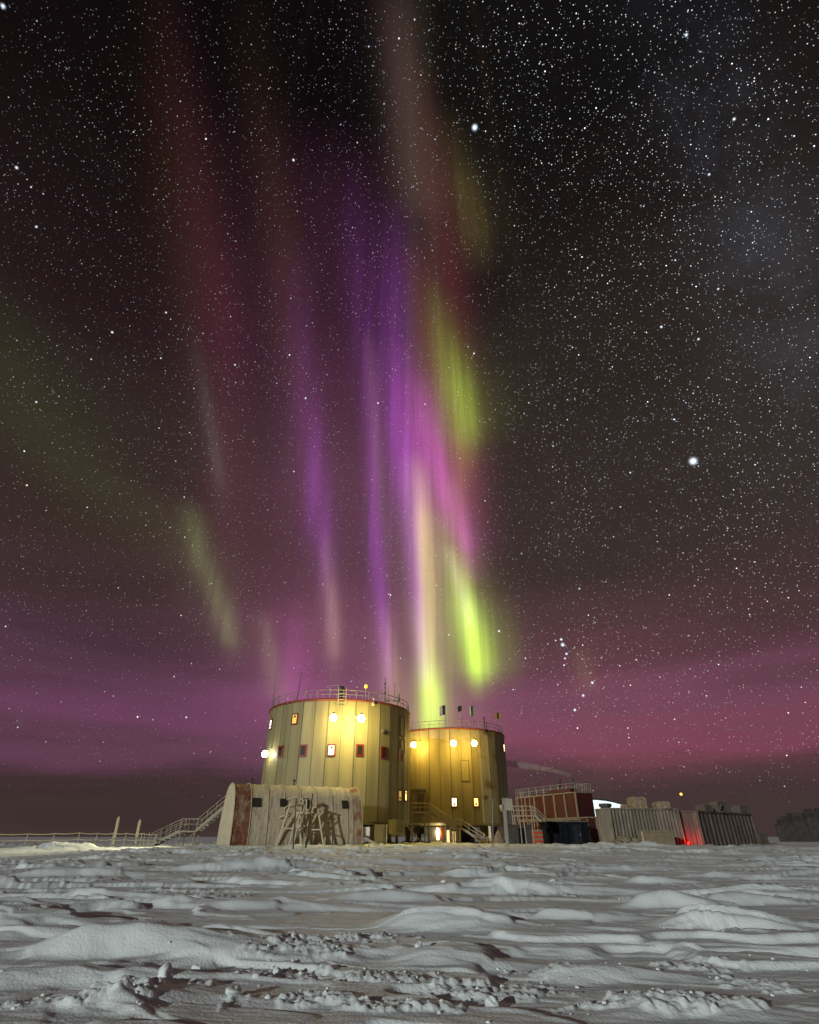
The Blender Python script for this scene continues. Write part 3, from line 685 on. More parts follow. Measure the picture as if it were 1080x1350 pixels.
# ------------------------------------------------------------------ arched canvas tent
def tent():
    a = R(27); ax = Vector((math.cos(a), math.sin(a), 0)); pr = Vector((-math.sin(a), math.cos(a), 0))
    p0 = Vector((-15.4, 54.0, .22)); Ln, Wd, Ht = 12.3, 6.0, 5.2
    t = thing('canvas_tent', p0, 'long arched canvas shelter with orange end bands in front of the nearer tower', 'tent')
    def sect(k):   # k 0..1 over the arch: upright-ish walls and a rounded roof
        th = math.pi * k
        cx, sz = math.cos(th), math.sin(th); e = .78
        return (Wd / 2 - Wd / 2 * math.copysign(abs(cx) ** e, cx), Ht * abs(sz) ** (e * .95))
    NK, ribs = 30, 8
    def shell(s0, s1, nS, mats, name, mi=None, off=0.0):
        m = MB(); vs = []
        for i in range(nS + 1):
            s = s0 + (s1 - s0) * i / nS
            frac = (s / Ln * ribs) % 1.0; sag = -.022 * math.sin(math.pi * frac) ** .8
            for k in range(NK + 1):
                w, z = sect(k / NK); q = (w - Wd / 2); sc_ = 1 + (sag + off) / 3
                hi = 1.0 if 5 < k < 14 else .45
                wr = hi * (.035 * math.sin(s * 6 + k * .9 + 1.5 * math.sin(s * 1.7)) * math.sin(k * .5 + s * 1.3) + .02 * math.sin(s * 15 - k * 1.1))
                vs.append(p0 + ax * s + pr * (Wd / 2 + q * sc_) + Vector((0, 0, z * sc_)) + pr * wr)
        m.add(vs, [(i * (NK + 1) + k, (i + 1) * (NK + 1) + k, (i + 1) * (NK + 1) + k + 1, i * (NK + 1) + k + 1) for i in range(nS) for k in range(NK)])
        return m.build(name, mats, t, True)
    shell(1.62, Ln - .95, 90, M_canvas, 'canvas')
    shell(0, 1.6, 16, M_orange, 'end_band'); shell(Ln - .93, Ln, 10, M_rusty, 'end_band')
    for s, nm in ((0.03, 'end_wall'), (Ln - .03, 'end_wall')):
        m = MB(); pts = [p0 + ax * s + pr * sect(k / NK)[0] + Vector((0, 0, sect(k / NK)[1])) for k in range(NK + 1)]
        m.add(pts, [tuple(range(NK + 1))]); m.build(nm, M_canvas, t)
    for i in range(ribs + 1):     # hoops showing through the canvas
        s = Ln * i / ribs; s = min(max(s, .04), Ln - .04); hp = MB()
        hp.line([p0 + ax * s + pr * (Wd / 2 + (sect(k / NK)[0] - Wd / 2) * 1.006) + Vector((0, 0, sect(k / NK)[1] * 1.006)) for k in range(NK + 1)], .035, 5)
        hp.build('hoop', M_canvas, t)
    def wall_pt(px, py):
        # near wall: find depth where pixel meets the arch surface
        best = None
        for i in range(241):
            k = i / 240 * .5; w, z = sect(k)
            d = ray(px, py); # plane point p0+pr*w+z ; line along ax
            base = p0 + pr * w + Vector((0, 0, z)) - Vector((0, 0, EYE))
            # solve d*kk = base + ax*s for x,y then compare z
            det = d.x * (-ax.y) + ax.x * d.y
            kk = (base.x * (-ax.y) + ax.x * base.y) / det; s = (d.x * base.y - d.y * base.x) / (-det) if False else None
            err = abs(d.z * kk - base.z)
            if best is None or err < best[0]: best = (err, d * kk + Vector((0, 0, EYE)), k)
        return best[1], best[2]
    for (px, py, w, h, rnd) in ((338.5, 1058, .72, .78, 0), (374, 1058.5, .66, .72, 0), (405.3, 1059, .58, .88, 1), (455, 1061, .62, .74, 0)):
        q, k = wall_pt(px, py)
        k0, k1 = k - .02, k + .02; w0, z0_ = sect(k0); w1, z1_ = sect(k1); up = (pr * (w1 - w0) + Vector((0, 0, z1_ - z0_))).normalized(); nrm = up.cross(ax).normalized()
        if nrm.y > 0: nrm = -nrm
        n = 20 if rnd else 4; m = MB(); vs = []
        for dd in (-.05, .07):
            for i in range(n):
                th = 2 * math.pi * (i + .5) / n; c, s_ = math.cos(th), math.sin(th)
                if not rnd: c, s_ = math.copysign(1, c), math.copysign(1, s_)
                vs.append(q + ax * c * w / 2 + up * s_ * h / 2 + nrm * dd)
        m.add(vs, [tuple(range(n)), tuple(range(2 * n - 1, n - 1, -1))] + [(i, n + i, n + (i + 1) % n, (i + 1) % n) for i in range(n)])
        wn = m.build('window', M_canvwin, t)
        if rnd: wn['label'] = 'oval tent window'
    sk = MB()
    sk.plank(p0 + pr * -.12 + Vector((0, 0, .05)), p0 + pr * -.12 + ax * Ln + Vector((0, 0, .05)), .30, .42, side=pr); sk.build('skirt', M_canvas, t)
    for s in (1.9, 6.0): 
        q = p0 + ax * s + pr * Wd / 2 + Vector((0, 0, Ht)); MB().bar(q, q + Vector((0, 0, .35)), .07).ball(q + Vector((0, 0, .45)), .13, 8).build('vent_cap', M_dark, t)
tent()

# ------------------------------------------------------------------ stairs
def stair_flight(t, p, q, wd, n, m, rail=1.02):
    p, q = Vector(p), Vector(q); Yv = Vector((0, wd / 2, 0)); up = Vector((0, 0, rail))
    for s in (-1, 1):
        MB().plank(p + Yv * s, q + Yv * s, .05, .24).build('stringer', m, t)
        hr = MB().bar(p + Yv * s + up, q + Yv * s + up, .035).bar(p + Yv * s + up * .55, q + Yv * s + up * .55, .025)
        for k in range(4):
            b = p.lerp(q, (k + .06) / 3.12) + Yv * s; hr.bar(b, b + up, .032)
        hr.build('handrail', m, t)
    tr = MB()
    for k in range(n):
        c = p.lerp(q, (k + .5) / n); tr.box(c + Vector((0, 0, .03)), (abs(q.x - p.x) / n * .92, wd - .06, .045))
    tr.build('treads', m, t)
def deck(t, x0, x1, Y, wd, z, m, ground=.3, rail=1.02, ends=(), legs=True):
    MB().box(((x0 + x1) / 2, Y, z - .06), (x1 - x0, wd, .12)).build('landing', m, t)
    for s in (-1, 1):
        y = Y + s * wd / 2 * .98; hr = MB()
        for f in (1, .55): hr.bar((x0, y, z + rail * f), (x1, y, z + rail * f), .035 if f == 1 else .025)
        for x in (x0 + .04, (x0 + x1) / 2, x1 - .04): hr.bar((x, y, z), (x, y, z + rail), .032)
        hr.build('handrail', m, t)
        if legs:
            for x in (x0 + .1, x1 - .1): MB().bar((x, y, ground - .1), (x, y, z - .12), .06).build('leg', m, t)
    if legs: MB().bar((x0 + .1, Y - wd / 2, ground + .1), (x1 - .1, Y - wd / 2, z - .2), .03).build('brace', m, t)
YS = 62.2
t = thing('metal_staircase', (-22, YS, .3), 'pale metal staircase with a half landing climbing left of the canvas tent', 'staircase')
stair_flight(t, (-25.3, YS, .35), (-22.6, YS, 1.6), 1.3, 6, M_frost)
deck(t, -22.6, -21.0, YS, 1.3, 1.62, M_frost)
stair_flight(t, (-21.0, YS, 1.62), (-18.5, YS, 3.75), 1.3, 9, M_frost)
deck(t, -18.5, -15.0, YS + .2, 1.5, 3.78, M_frost)
YS2 = 84.4
t = thing('metal_staircase', (4, YS2, .3), 'metal staircase with two flights descending in front of the farther tower', 'staircase')
deck(t, .15, 2.7, YS2, 1.5, 4.05, M_frost)
stair_flight(t, (2.7, YS2, 4.05), (5.9, YS2, 2.15), 1.3, 9, M_frost)
deck(t, 5.9, 6.9, YS2, 1.5, 2.15, M_frost)
stair_flight(t, (6.9, YS2, 2.15), (10.1, YS2, .35), 1.3, 8, M_frost)
MB().box((5.75, YS2 - .82, 2.15 + .55), (.95, .05, .95)).build('infill_panel', M_frost, t)
# porch
t = thing('entry_porch', (1.3, 87, 4.0), 'small grey entry porch at the head of the stairs to the farther tower', 'porch')
MB().box((1.25, 87.3, 5.45), (2.0, 3.6, 2.75)).build('wall', M_crate, t)
MB().box((1.25, 87.25, 6.88), (2.2, 3.8, .10)).build('roof', M_steel, t)
MB().box((1.6, 85.48, 5.2), (.95, .06, 2.1)).build('door', M_seam, t)
for x in (.4, 2.1): MB().bar((x, 86, .2), (x, 86, 4.05), .09).build('support_post', M_steel, t)

# under the farther tower
t = thing('service_cabin', (5, 88.6, .3), 'lit service cabin with an open orange door under the farther tower', 'cabin')
MB().box((4.9, 89.8, 1.25), (4.2, 2.4, 2.2)).build('wall', M_dark, t)
MB().box((4.0, 88.57, 1.45), (.42, .06, 1.45)).build('doorway', glow('lit_doorway', (1.0, .74, .36), 1.5), t)
MB().box((4.62, 88.5, 1.55), (.52, .06, 1.3), .5).build('door', mat('orange_door', (.45, .10, .03), .6), t)
MB().box((5.45, 88.57, 1.1), (.36, .06, 1.6)).build('lit_panel', glow('lit_gap', (1.0, .72, .36), 1.0), t)
MB().box((6.25, 88.57, 1.05), (.5, .06, 1.4)).build('lit_panel', glow('lit_gap_dim', (1.0, .74, .4), .8), t)
for k, x in enumerate((5.05, 5.75, 5.95, 6.6, 6.85)):
    MB().line([(x, 87.6, .2), (x + .08, 87.6, 1.1), (x - .06, 87.6, 2.0), (x, 87.9, 2.45)], .06).build('pipe', M_frost, t)
lt = bpy.data.lights.new('cabin_lamp', 'POINT'); lt.energy = 220; lt.color = (1.0, .8, .45); lt.shadow_soft_size = .15
lo = bpy.data.objects.new('cabin_lamp', lt); col.objects.link(lo); lo.parent = t; lo.location = Vector((4.0, 88.2, 1.6)) - BASE[t.name]
def clod_pile(px, py, Y, r, h, label):
    b = P(px, py, Y); b.z = .1; m = MB(); n = 18; vs = []
    for j in range(7):
        k = j / 6
        for i in range(n):
            q = r * (1 - k) ** .75 * random.uniform(.85, 1.12); a = 2 * math.pi * i / n
            vs.append(b + Vector((q * math.cos(a), q * math.sin(a) * .8, h * k * random.uniform(.93, 1.05))))
    m.add(vs, [(j * n + i, j * n + (i + 1) % n, (j + 1) * n + (i + 1) % n, (j + 1) * n + i) for j in range(6) for i in range(n)] + [tuple(range(6 * n, 7 * n))])
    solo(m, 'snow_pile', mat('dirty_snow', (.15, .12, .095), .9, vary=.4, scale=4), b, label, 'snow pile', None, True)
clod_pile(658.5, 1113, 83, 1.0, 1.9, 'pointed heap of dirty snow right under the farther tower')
b = P(647, 1113, 84); b.z = .2
solo(MB().box(b + Vector((0, 0, 1.05)), (.28, .2, 2.1)).box(b + Vector((0, 0, .08)), (.6, .5, .16)).box(b + Vector((.0, -.02, 2.12)), (.34, .26, .06)), 'white_post', M_white, b, 'pale square post standing left of the dirty snow heap', 'post')
b = P(638, 1112, 83); b.z = .25; m = MB()
for k in range(4): m.bar(b + Vector((-.5 + k * .3, 0, 0)), b + Vector((-.35 + k * .3 + .25, .1, .9 + .25 * (k % 2))), .06)
m.box(b + Vector((0, .1, .3)), (1.1, .5, .4), .2)
solo(m, 'scrap_heap', M_frost, b, 'jumble of frosted pipes at the foot of the farther stairs', 'scrap')
# between tent and towers
b = P(481.5, 1112, 60); b.z = .3
t = thing('notice_board', b, 'blank pale board on two legs at the right end of the tent', 'board')
MB().box(b + Vector((0, 0, 1.25)), (.82, .06, .72)).build('panel', M_white, t)
for s in (-1, 1): MB().bar(b + Vector((s * .33, .05, 0)), b + Vector((s * .33, .05, 1.6)), .04).build('leg', M_frost, t)
b = P(492, 1114, 60); b.z = .25
t = thing('step_ladder', b, 'low frosted stair unit lying between the board and the grey cabinet', 'steps')
for s in (-1, 1): MB().plank(b + Vector((-.8, s * .4, .75)), b + Vector((.8, s * .4, .05)), .06, .2).build('stringer', M_frost, t)
m = MB()
for k in range(6): m.box(b + Vector((-.7 + k * .28, 0, .74 - k * .122)), (.24, .76, .05))
m.build('treads', M_frost, t)
b = P(500.5, 1114, 68); b.z = .25
t = thing('grey_cabinet', b, 'grey cabinet with a pale corner post under the nearer tower', 'cabinet')
MB().box(b + Vector((-.05, .6, 1.0)), (1.15, 1.2, 2.05)).build('body', mat('grey_cabinet_paint', (.26, .235, .22), .6), t)
MB().box(b + Vector((-.05, -.03, 1.0)), (.9, .05, 1.85)).build('door', mat('grey_cabinet_door', (.30, .27, .25), .6), t)
MB().bar(b + Vector((.75, -.1, 0)), b + Vector((.75, -.1, 2.0)), .08).build('post', M_white, t)
b = P(523, 1105, 68); 
t = thing('drain_tank', b, 'yellowish square drain tank hung below the nearer tower', 'tank')
MB().lathe(b + Vector((0, 0, .25)), [(.55, 0), (.9, .25), (.9, 1.5)], 8).build('tank_body', M_hull, t)
MB().bar(b + Vector((0, 0, -.7)), b + Vector((0, 0, .3)), .16).build('drain_pipe', M_dark, t)
for s in (-1, 1): MB().bar(b + Vector((s * .6, 0, 1.4)), b + Vector((s * .6, 0, 1.9)), .1).build('hanger', M_dark, t)
b = P(512, 1114, 66.5); b.z = .2
solo(MB().bar(P(486, 1090, 69), P(486, 1113, 69), .07).bar(P(490, 1090, 69), P(489, 1113, 69), .07).bar(P(486, 1100, 69), P(489.5, 1100, 69), .05), 'prop_frame', M_frost, P(486, 1113, 69), 'pair of frosted props under the rim of the nearer tower', 'props')
for p, q, lab in (((536, 1088), (560, 1115), 'diagonal brace leaning from the rim of the nearer tower to the snow'),):
    a_, b_ = P(*p, 82), P(*q, 82); solo(MB().bar(a_, b_, .09), 'brace_beam', M_frost, b_, lab, 'brace')

# ------------------------------------------------------------------ trestles and poles in front of the tent
def trestle(px, py, Y, h, wd, rz, label, gap=.75):
    b = P(px, py, Y); b.z = gz(b.x, b.y); t = thing('timber_trestle', b, label, 'trestle', 'timber trestles stacked before the tent')
    M3 = Matrix.Rotation(rz, 3, 'Z')
    def q(x, y, z): return b + M3 @ Vector((x, y, z))
    for sy in (-1, 1):
        for sx in (-1, 1):
            MB().plank(q(sx * wd / 2, sy * gap / 2, -.05), q(sx * wd * .10, sy * gap / 2 * .6, h), .09, .11).build('leg', M_wood, t)
        MB().plank(q(-wd * .33, sy * gap / 2, h * .42), q(wd * .33, sy * gap / 2, h * .42), .05, .11).build('cross_bar', M_wood, t)
    MB().plank(q(0, -gap * .8, h), q(0, gap * .8, h), .16, .12, side=(1, 0, 0)).build('top_beam', M_wood, t)
    MB().plank(q(-wd * .40, -gap / 2, h * .2), q(wd * .12, -gap / 2, h * .85), .05, .09).build('brace', M_wood, t)
trestle(381, 1116, 55.6, 3.45, 2.3, .25, 'left trestle of the stack, leaning wide with a long left leg')
trestle(399, 1117, 56.3, 3.7, 1.6, -.5, 'middle trestle of the stack, narrow and tangled with its neighbours', .9)
trestle(412, 1116, 56.5, 3.05, 2.0, .1, 'right trestle of the stack with a splayed right leg')
trestle(391, 1117, 55.2, 2.5, 1.3, .9, 'lowest trestle standing in front of the taller stack', .6)
m = MB(); b = P(398, 1062, 56)
for k in range(6):
    p_ = P(random.uniform(374, 412), random.uniform(1052, 1078), 56 + random.uniform(-.3, .3)); q_ = p_ + Vector((random.uniform(-1, 1), random.uniform(-.2, .2), random.uniform(-.9, .9)))
    m.plank(p_, q_, .07, .07)
m.plank(P(377, 1077, 55.7), P(413, 1071, 56.2), .5, .10, side=(0, 1, 0))
solo(m, 'timber_offcuts', M_wood, b, 'tangle of pale battens lying across the trestle tops', 'battens')
def pole(px0, y0, px1, y1, Y, r, m, label, cat='pole', group=None, name='marker_pole'):
    top, b = P(px0, y0, Y), P(px1, y1, Y); g = gz(b.x, b.y)
    if b.z > g - .1: b.z = g - .1
    mb = MB().bar(b, top, r, r * .7, n=7).bar(b.lerp(top, .985), b.lerp(top, 1.0), r * 1.25, n=7).bar(b + Vector((0, 0, .05)), b.lerp(top, .06), r * 1.3, r * 1.3, n=7)
    return solo(mb, name, m, b, label, cat, group)
pole(391, 1053, 386, 1125, 45, .055, M_bamboo, 'dark pole planted left of the other dark pole before the trestles')
pole(412.5, 1046, 403, 1119, 48, .06, M_bamboo, 'taller dark pole leaning right in front of the trestles')
pole(429.5, 1104, 427.5, 1118, 52, .03, M_wood, 'thin pale stick right of the trestles')
pole(650, 1052, 650, 1123, 50, .045, M_steel, 'thin grey upright pole left of the pole with the cabinet')
pole(686, 1043, 695, 1117, 66, .06, M_frost, 'tall leaning pale pole before the red building')
pole(682.5, 1051, 689, 1117, 66, .055, M_frost, 'shorter leaning pole left of the tallest one before the red building')
pole(697.5, 1048, 705, 1118, 68, .05, M_frost, 'leaning pole right of the tallest one before the red building')
b = P(669.3, 1118, 60); b.z = gz(b.x, b.y)
t = thing('cabinet_pole', b, 'thick grey post with a frosted cabinet at its top', 'post')
tp = P(668.6, 1054, 60); tp.x = b.x
MB().box((b.x, b.y, (b.z + tp.z) / 2), (.30, .26, tp.z - b.z + .2)).build('post', M_steel, t)
MB().box((b.x + .45, b.y - .05, tp.z - .45), (.66, .5, 1.0)).build('cabinet', M_frost, t)
MB().lathe((b.x - .28, b.y - .1, tp.z - .75), [(.06, -.3), (.2, 0), (.2, .25), (.06, .3)], 10).build('siren', M_frost, t)
MB().box((b.x + .1, b.y - .05, tp.z + .07), (.6, .4, .08)).build('cap', M_steel, t)

# ------------------------------------------------------------------ rope fence and stakes at left
t = thing('rope_fence', P(100, 1112, 58), 'two strand pale rope fence with thin posts at the far left', 'fence')
fx = [-60, -10, 37, 73, 105, 128, 150, 166, 188, 206]
posts = [P(x, 1101, 58 + i * .1) for i, x in enumerate(fx)]
for i, p in enumerate(posts):
    g = gz(p.x, p.y); MB().bar((p.x, p.y, g - .2), (p.x + random.uniform(-.1, .1), p.y, g + 1.05), .045).build('post', M_wood, t)
for hh in (1.0, .5):
    pts = []
    for i in range(len(posts) - 1):
        for k in range(6):
            s = k / 6; q = posts[i].lerp(posts[i + 1], s); q.z = (gz(posts[i].x, posts[i].y) * (1 - s) + gz(posts[i + 1].x, posts[i + 1].y) * s) + hh - .06 * math.sin(math.pi * s); pts.append(q)
    pts.append(Vector((posts[-1].x, posts[-1].y, gz(posts[-1].x, posts[-1].y) + hh)))
    MB().line(pts, .035, 5).build('rope', M_rope, t)
def stake(x0, y0, x1, y1, label):
    top, b = P(x0, y0, 60.5), P(x1, y1, 60.5); b.z = gz(b.x, b.y) - .1
    t_ = MB().plank(b, top, .24, .12, side=(1, 0, 0)); d = (top - b).normalized()
    t_.add([top + Vector((-.12, -.06, 0)), top + Vector((.12, -.06, 0)), top + Vector((.12, .06, 0)), top + Vector((-.12, .06, 0)), top + d * .22], [(0, 1, 4), (1, 2, 4), (2, 3, 4), (3, 0, 4)])
    solo(t_, 'timber_stake', M_wood, b, label, 'stake', 'leaning timber stakes behind the rope fence')
stake(156.5, 1079, 150.5, 1108, 'left leaning timber stake, the taller, behind the rope fence')
stake(184.5, 1083, 179.5, 1108, 'right leaning timber stake, the shorter, behind the rope fence')
pole(191.5, 1098, 189, 1116, 57.5, .03, M_wood, 'left of three thin sticks at the foot of the left staircase')
pole(197.5, 1097, 195.5, 1116, 57.5, .03, M_wood, 'middle one of three thin sticks at the foot of the left staircase')
pole(204, 1105, 202.5, 1116, 57.5, .03, M_wood, 'right, shortest of three thin sticks at the foot of the left staircase')

# ------------------------------------------------------------------ red buildings at right
def cont(t, p, ax, L, W, z0, z1, wall, rib, nrib, ribw=.16, name='wall', both=True):
    """container block: near long face starts at p and runs along ax; depth W behind"""
    ax = Vector(ax).normalized(); pr = Vector((-ax.y, ax.x, 0))
    if pr.y < 0: pr = -pr
    rz = math.atan2(ax.y, ax.x); c = p + ax * L / 2 + pr * W / 2
    MB().box((c.x, c.y, (z0 + z1) / 2), (L, W, z1 - z0), rz).build(name, wall, t)
    rb = MB()
    for i in range(nrib + 1):
        q = p + ax * (L * i / nrib) - pr * .05; rb.box((q.x, q.y, (z0 + z1) / 2), (ribw, .14, z1 - z0 + .02), rz)
    for zz in (z0 + .06, z1 - .06):
        q = p + ax * L / 2 - pr * .04; rb.box((q.x, q.y, zz), (L + .1, .16, .14), rz)
    for s in ((0, L) if both else ()):
        for zz in (z0 + .06, z1 - .06):
            q = p + ax * (s + (.05 if s else -.05)) + pr * W / 2; rb.box((q.x, q.y, zz), (.16, W, .14), rz)
    rb.build('frame_rib', rib, t)
    return ax, pr, rz
pR = P(763, 1076, 76); pL = P(683, 1076, 88)
t = thing('red_building', Vector((pL.x, pL.y, .3)), 'two storey dark red building of framed modules with a railed roof', 'building')
axv = Vector((pR.x - pL.x, pR.y - pL.y, 0)); LR = axv.length
zmid, ztop = 3.05, 5.95
ax, pr, rz = cont(t, Vector((pL.x, pL.y, 0)), axv, LR, 2.6, zmid, ztop, M_redwall, M_ribs, 6, .22)
cont(t, Vector((pL.x, pL.y, 0)) + pr * .12, axv, LR, 2.6, .15, zmid - .04, M_redwall, M_ribs, 6, .2)
for k in range(3):      # striped lower band
    q = Vector((pL.x, pL.y, 0)) + ax * (2.2 + k * 1.6) - pr * .03
    MB().box((q.x, q.y, 1.2 + .05 * k), (.5, .06, 1.6), rz).build('panel', M_trim, t)
rl = MB(); E = [Vector((pL.x, pL.y, ztop)), Vector((pR.x, pR.y, ztop)), Vector((pR.x, pR.y, ztop)) + pr * 2.5, Vector((pL.x, pL.y, ztop)) + pr * 2.5]
for a_, b_ in zip(E, E[1:] + E[:1]):
    for hh in (1.0, .55): rl.bar(a_ + Vector((0, 0, hh)), b_ + Vector((0, 0, hh)), .03)
    for k in range(8): q = a_.lerp(b_, k / 8); rl.bar(q, q + Vector((0, 0, 1.0)), .028)
rl.build('guard_rail', M_steel, t)
q = E[1] - ax * 3.0 + pr * .5
MB().box((q.x, q.y, ztop + .18), (4.5, 1.2, .36), rz).build('roof_box', M_redwall, t)
for k, (px, y0, lab) in enumerate(((737, 1027, 'left of the three dark exhaust stacks on the red building'), (754.5, 1026, 'middle exhaust stack on the red building, the one smoking'), (773.5, 1031, 'right exhaust stack on the red building, at its end wall'))):
    Y = 79.5; tp = P(px, y0, Y); b = Vector((tp.x, Y, ztop - .02))
    solo(MB().bar(b, tp, .16, n=9).bar(tp - Vector((0, 0, .35)), tp - Vector((0, 0, .02)), .20, n=9).bar(b, b + Vector((0, 0, .2)), .26, n=9), 'exhaust_stack', M_dark, b, lab, 'exhaust stack', 'exhaust stacks on the red building')
# lower wing
p0 = P(779, 1112, 74); p0.z = 0
t = thing('red_wing', Vector((p0.x, p0.y, .3)), 'single storey red module with one lit window beside the blue container', 'module')
cont(t, p0, (1, .12, 0), 3.1, 5, .2, 3.15, M_redwall, M_ribs, 3, .12)
q = P(794, 1090, 73.8); MB().box(q, (.55, .12, .9), .1).build('window', M_ribs, t); MB().box(q + Vector((0, -.06, 0)), (.36, .06, .66), .1).build('pane', glow('greenish_pane', (.62, .75, .5), .55), t)
q = P(799, 1068, 75.5); b = Vector((q.x, q.y, 3.15))
solo(MB().lathe(b, [(.62, 0), (.62, 1.1), (.78, 1.12), (.78, 1.45), (.2, 1.5)], 12), 'roof_cowl', M_dark, b, 'dark squat chimney cowl on the single storey red module', 'cowl')
# blue container
p0 = P(722, 1113, 69); p0.z = 0
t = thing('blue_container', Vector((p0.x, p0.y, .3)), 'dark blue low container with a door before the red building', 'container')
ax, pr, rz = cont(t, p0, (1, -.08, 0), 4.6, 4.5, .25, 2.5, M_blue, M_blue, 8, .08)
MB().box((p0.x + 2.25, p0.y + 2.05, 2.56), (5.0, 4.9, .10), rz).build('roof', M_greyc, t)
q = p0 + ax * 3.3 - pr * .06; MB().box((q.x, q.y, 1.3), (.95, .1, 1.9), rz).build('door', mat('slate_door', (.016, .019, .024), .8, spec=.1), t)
q2 = p0 + ax * 3.62 - pr * .13; MB().bar((q2.x, q2.y, 1.2), (q2.x, q2.y, 1.4), .03).build('handle', M_steel, t)
# outside stair of red building (left) with dark platform
YS3 = 78.0
t = thing('metal_staircase', P(690, 1110, YS3), 'frosted staircase running down across the red building to the blue container', 'staircase')
a_ = P(676, 1075, YS3); b_ = P(730, 1112, 72)
deck(t, a_.x, a_.x + 2.6, YS3, 1.4, a_.z, M_frost)
stair_flight(t, (a_.x + 2.6, YS3, a_.z), (a_.x + 6.1, YS3, .35), 1.2, 10, M_frost)
t = thing('storage_shed', P(684, 1112, 74), 'black low shed under the red building stairs', 'shed')  # walls and roof are plain dark all over
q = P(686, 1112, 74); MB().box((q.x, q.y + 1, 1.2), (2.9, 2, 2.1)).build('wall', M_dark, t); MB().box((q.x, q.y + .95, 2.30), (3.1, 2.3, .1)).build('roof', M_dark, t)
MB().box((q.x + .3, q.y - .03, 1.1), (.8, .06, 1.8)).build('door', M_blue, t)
# red-white barrier
q = P(713, 1110, 72); q.z = .3
t = thing('barrier_board', q, 'red and white striped barrier at the left end of the blue container', 'barrier')
for k in range(3): MB().box(q + Vector((0, 0, .35 + k * .42)), (1.9, .05, .20)).build('red_board', mat('barrier_red', (.42, .04, .02), .5) if k == 0 else bpy.data.materials['barrier_red'], t)
for k in range(3): MB().box(q + Vector((0, -.0, .56 + k * .42)), (1.9, .045, .19)).build('white_board', M_ribs, t)
for s in (-1, 1): MB().bar(q + Vector((s * .8, .06, -.1)), q + Vector((s * .8, .06, 1.6)), .04).build('leg', M_steel, t)
q = P(802, 1108, 71); q.z = max(q.z, .5); b = q - Vector((0, 0, .4))
t = thing('ground_lamp', b, 'small white lamp at the foot of the red module', 'lamp')
MB().bar(b - Vector((0, 0, .2)), q, .05).build('stem', M_dark, t); MB().ball(q + Vector((0, 0, .1)), .15, 10).build('bulb', glow('small_white_bulb', (.95, 1, .95), 12), t)

# smoke plume ------------------------------------------------------
def smoke():
    st = P(753, 1022, 79.5); en = P(652, 1007, 106)
    vs = []; N_, K = 20, 12
    for i in range(N_ + 1):
        s = i / N_; c = st.lerp(en, s) + Vector((0, 0, 1.0 * math.sin(min(1, s * 2.2) * math.pi / 2) * .45 - .1 * s)); rr = .20 + .50 * s ** .8
        for k in range(K):
            a = 2 * math.pi * k / K; vs.append(c + Vector((.0, rr * 1.3 * math.cos(a), rr * math.sin(a))))
    m = MB(); m.add(vs, [(i * K + k, i * K + (k + 1) % K, (i + 1) * K + (k + 1) % K, (i + 1) * K + k) for i in range(N_) for k in range(K)] + [tuple(range(K - 1, -1, -1)), tuple(range(N_ * K, N_ * K + K))])
    mt = bpy.data.materials.new('thin_smoke'); mt.use_nodes = True; nt = mt.node_tree; nt.nodes.clear()
    out = nt.nodes.new('ShaderNodeOutputMaterial'); v = nt.nodes.new('ShaderNodeVolumePrincipled'); nt.links.new(v.outputs[0], out.inputs['Volume'])
    v.inputs['Color'].default_value = (.8, .9, .9, 1); v.inputs['Anisotropy'].default_value = 0
    tc = nt.nodes.new('ShaderNodeTexCoord'); n = nt.nodes.new('ShaderNodeTexNoise'); n.inputs['Scale'].default_value = .8; nt.links.new(tc.outputs['Object'], n.inputs['Vector'])
    mr = nt.nodes.new('ShaderNodeMapRange'); nt.links.new(n.outputs['Fac'], mr.inputs[0]); mr.inputs[1].default_value = .3; mr.inputs[2].default_value = .7; mr.inputs[3].default_value = .3; mr.inputs[4].default_value = 1.1
    nt.links.new(mr.outputs[0], v.inputs['Density'])
    o = solo(m, 'smoke_plume', mt, st.copy(), 'thin grey smoke drifting left from the middle exhaust stack', 'smoke')
    import bmesh
    bm = bmesh.new(); bm.from_mesh(o.data); bmesh.ops.recalc_face_normals(bm, faces=bm.faces); bm.to_mesh(o.data); bm.free()
smoke()

# dome behind, its floodlight put into the canopy as emission
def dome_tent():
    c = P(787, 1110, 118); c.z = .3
    t = thing('dome_shelter', c, 'white curved shelter roof with its floodlight painted as glow far behind the red module', 'shelter')
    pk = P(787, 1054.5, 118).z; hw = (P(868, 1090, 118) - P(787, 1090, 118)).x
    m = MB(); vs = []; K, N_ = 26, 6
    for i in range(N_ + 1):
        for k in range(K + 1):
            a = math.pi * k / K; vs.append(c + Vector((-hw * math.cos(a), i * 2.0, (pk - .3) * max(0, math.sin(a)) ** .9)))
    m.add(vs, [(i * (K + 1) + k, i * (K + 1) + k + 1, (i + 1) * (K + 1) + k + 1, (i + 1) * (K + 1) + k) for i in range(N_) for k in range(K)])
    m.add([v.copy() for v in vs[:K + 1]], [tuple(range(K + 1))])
    m.build('canopy', glow('emissive_floodlit_fabric', (.72, .88, .86), .85), t, True)  # fabric emits in place of floodlight falling on it
    fr = MB(); fr.line([c + Vector((-hw * 1.02 * math.cos(math.pi * k / K), -.05, (pk - .3) * 1.02 * max(0, math.sin(math.pi * k / K)) ** .9)) for k in range(K + 1)], .16)
    fr.build('rim_hoop', M_dark, t)
dome_tent()

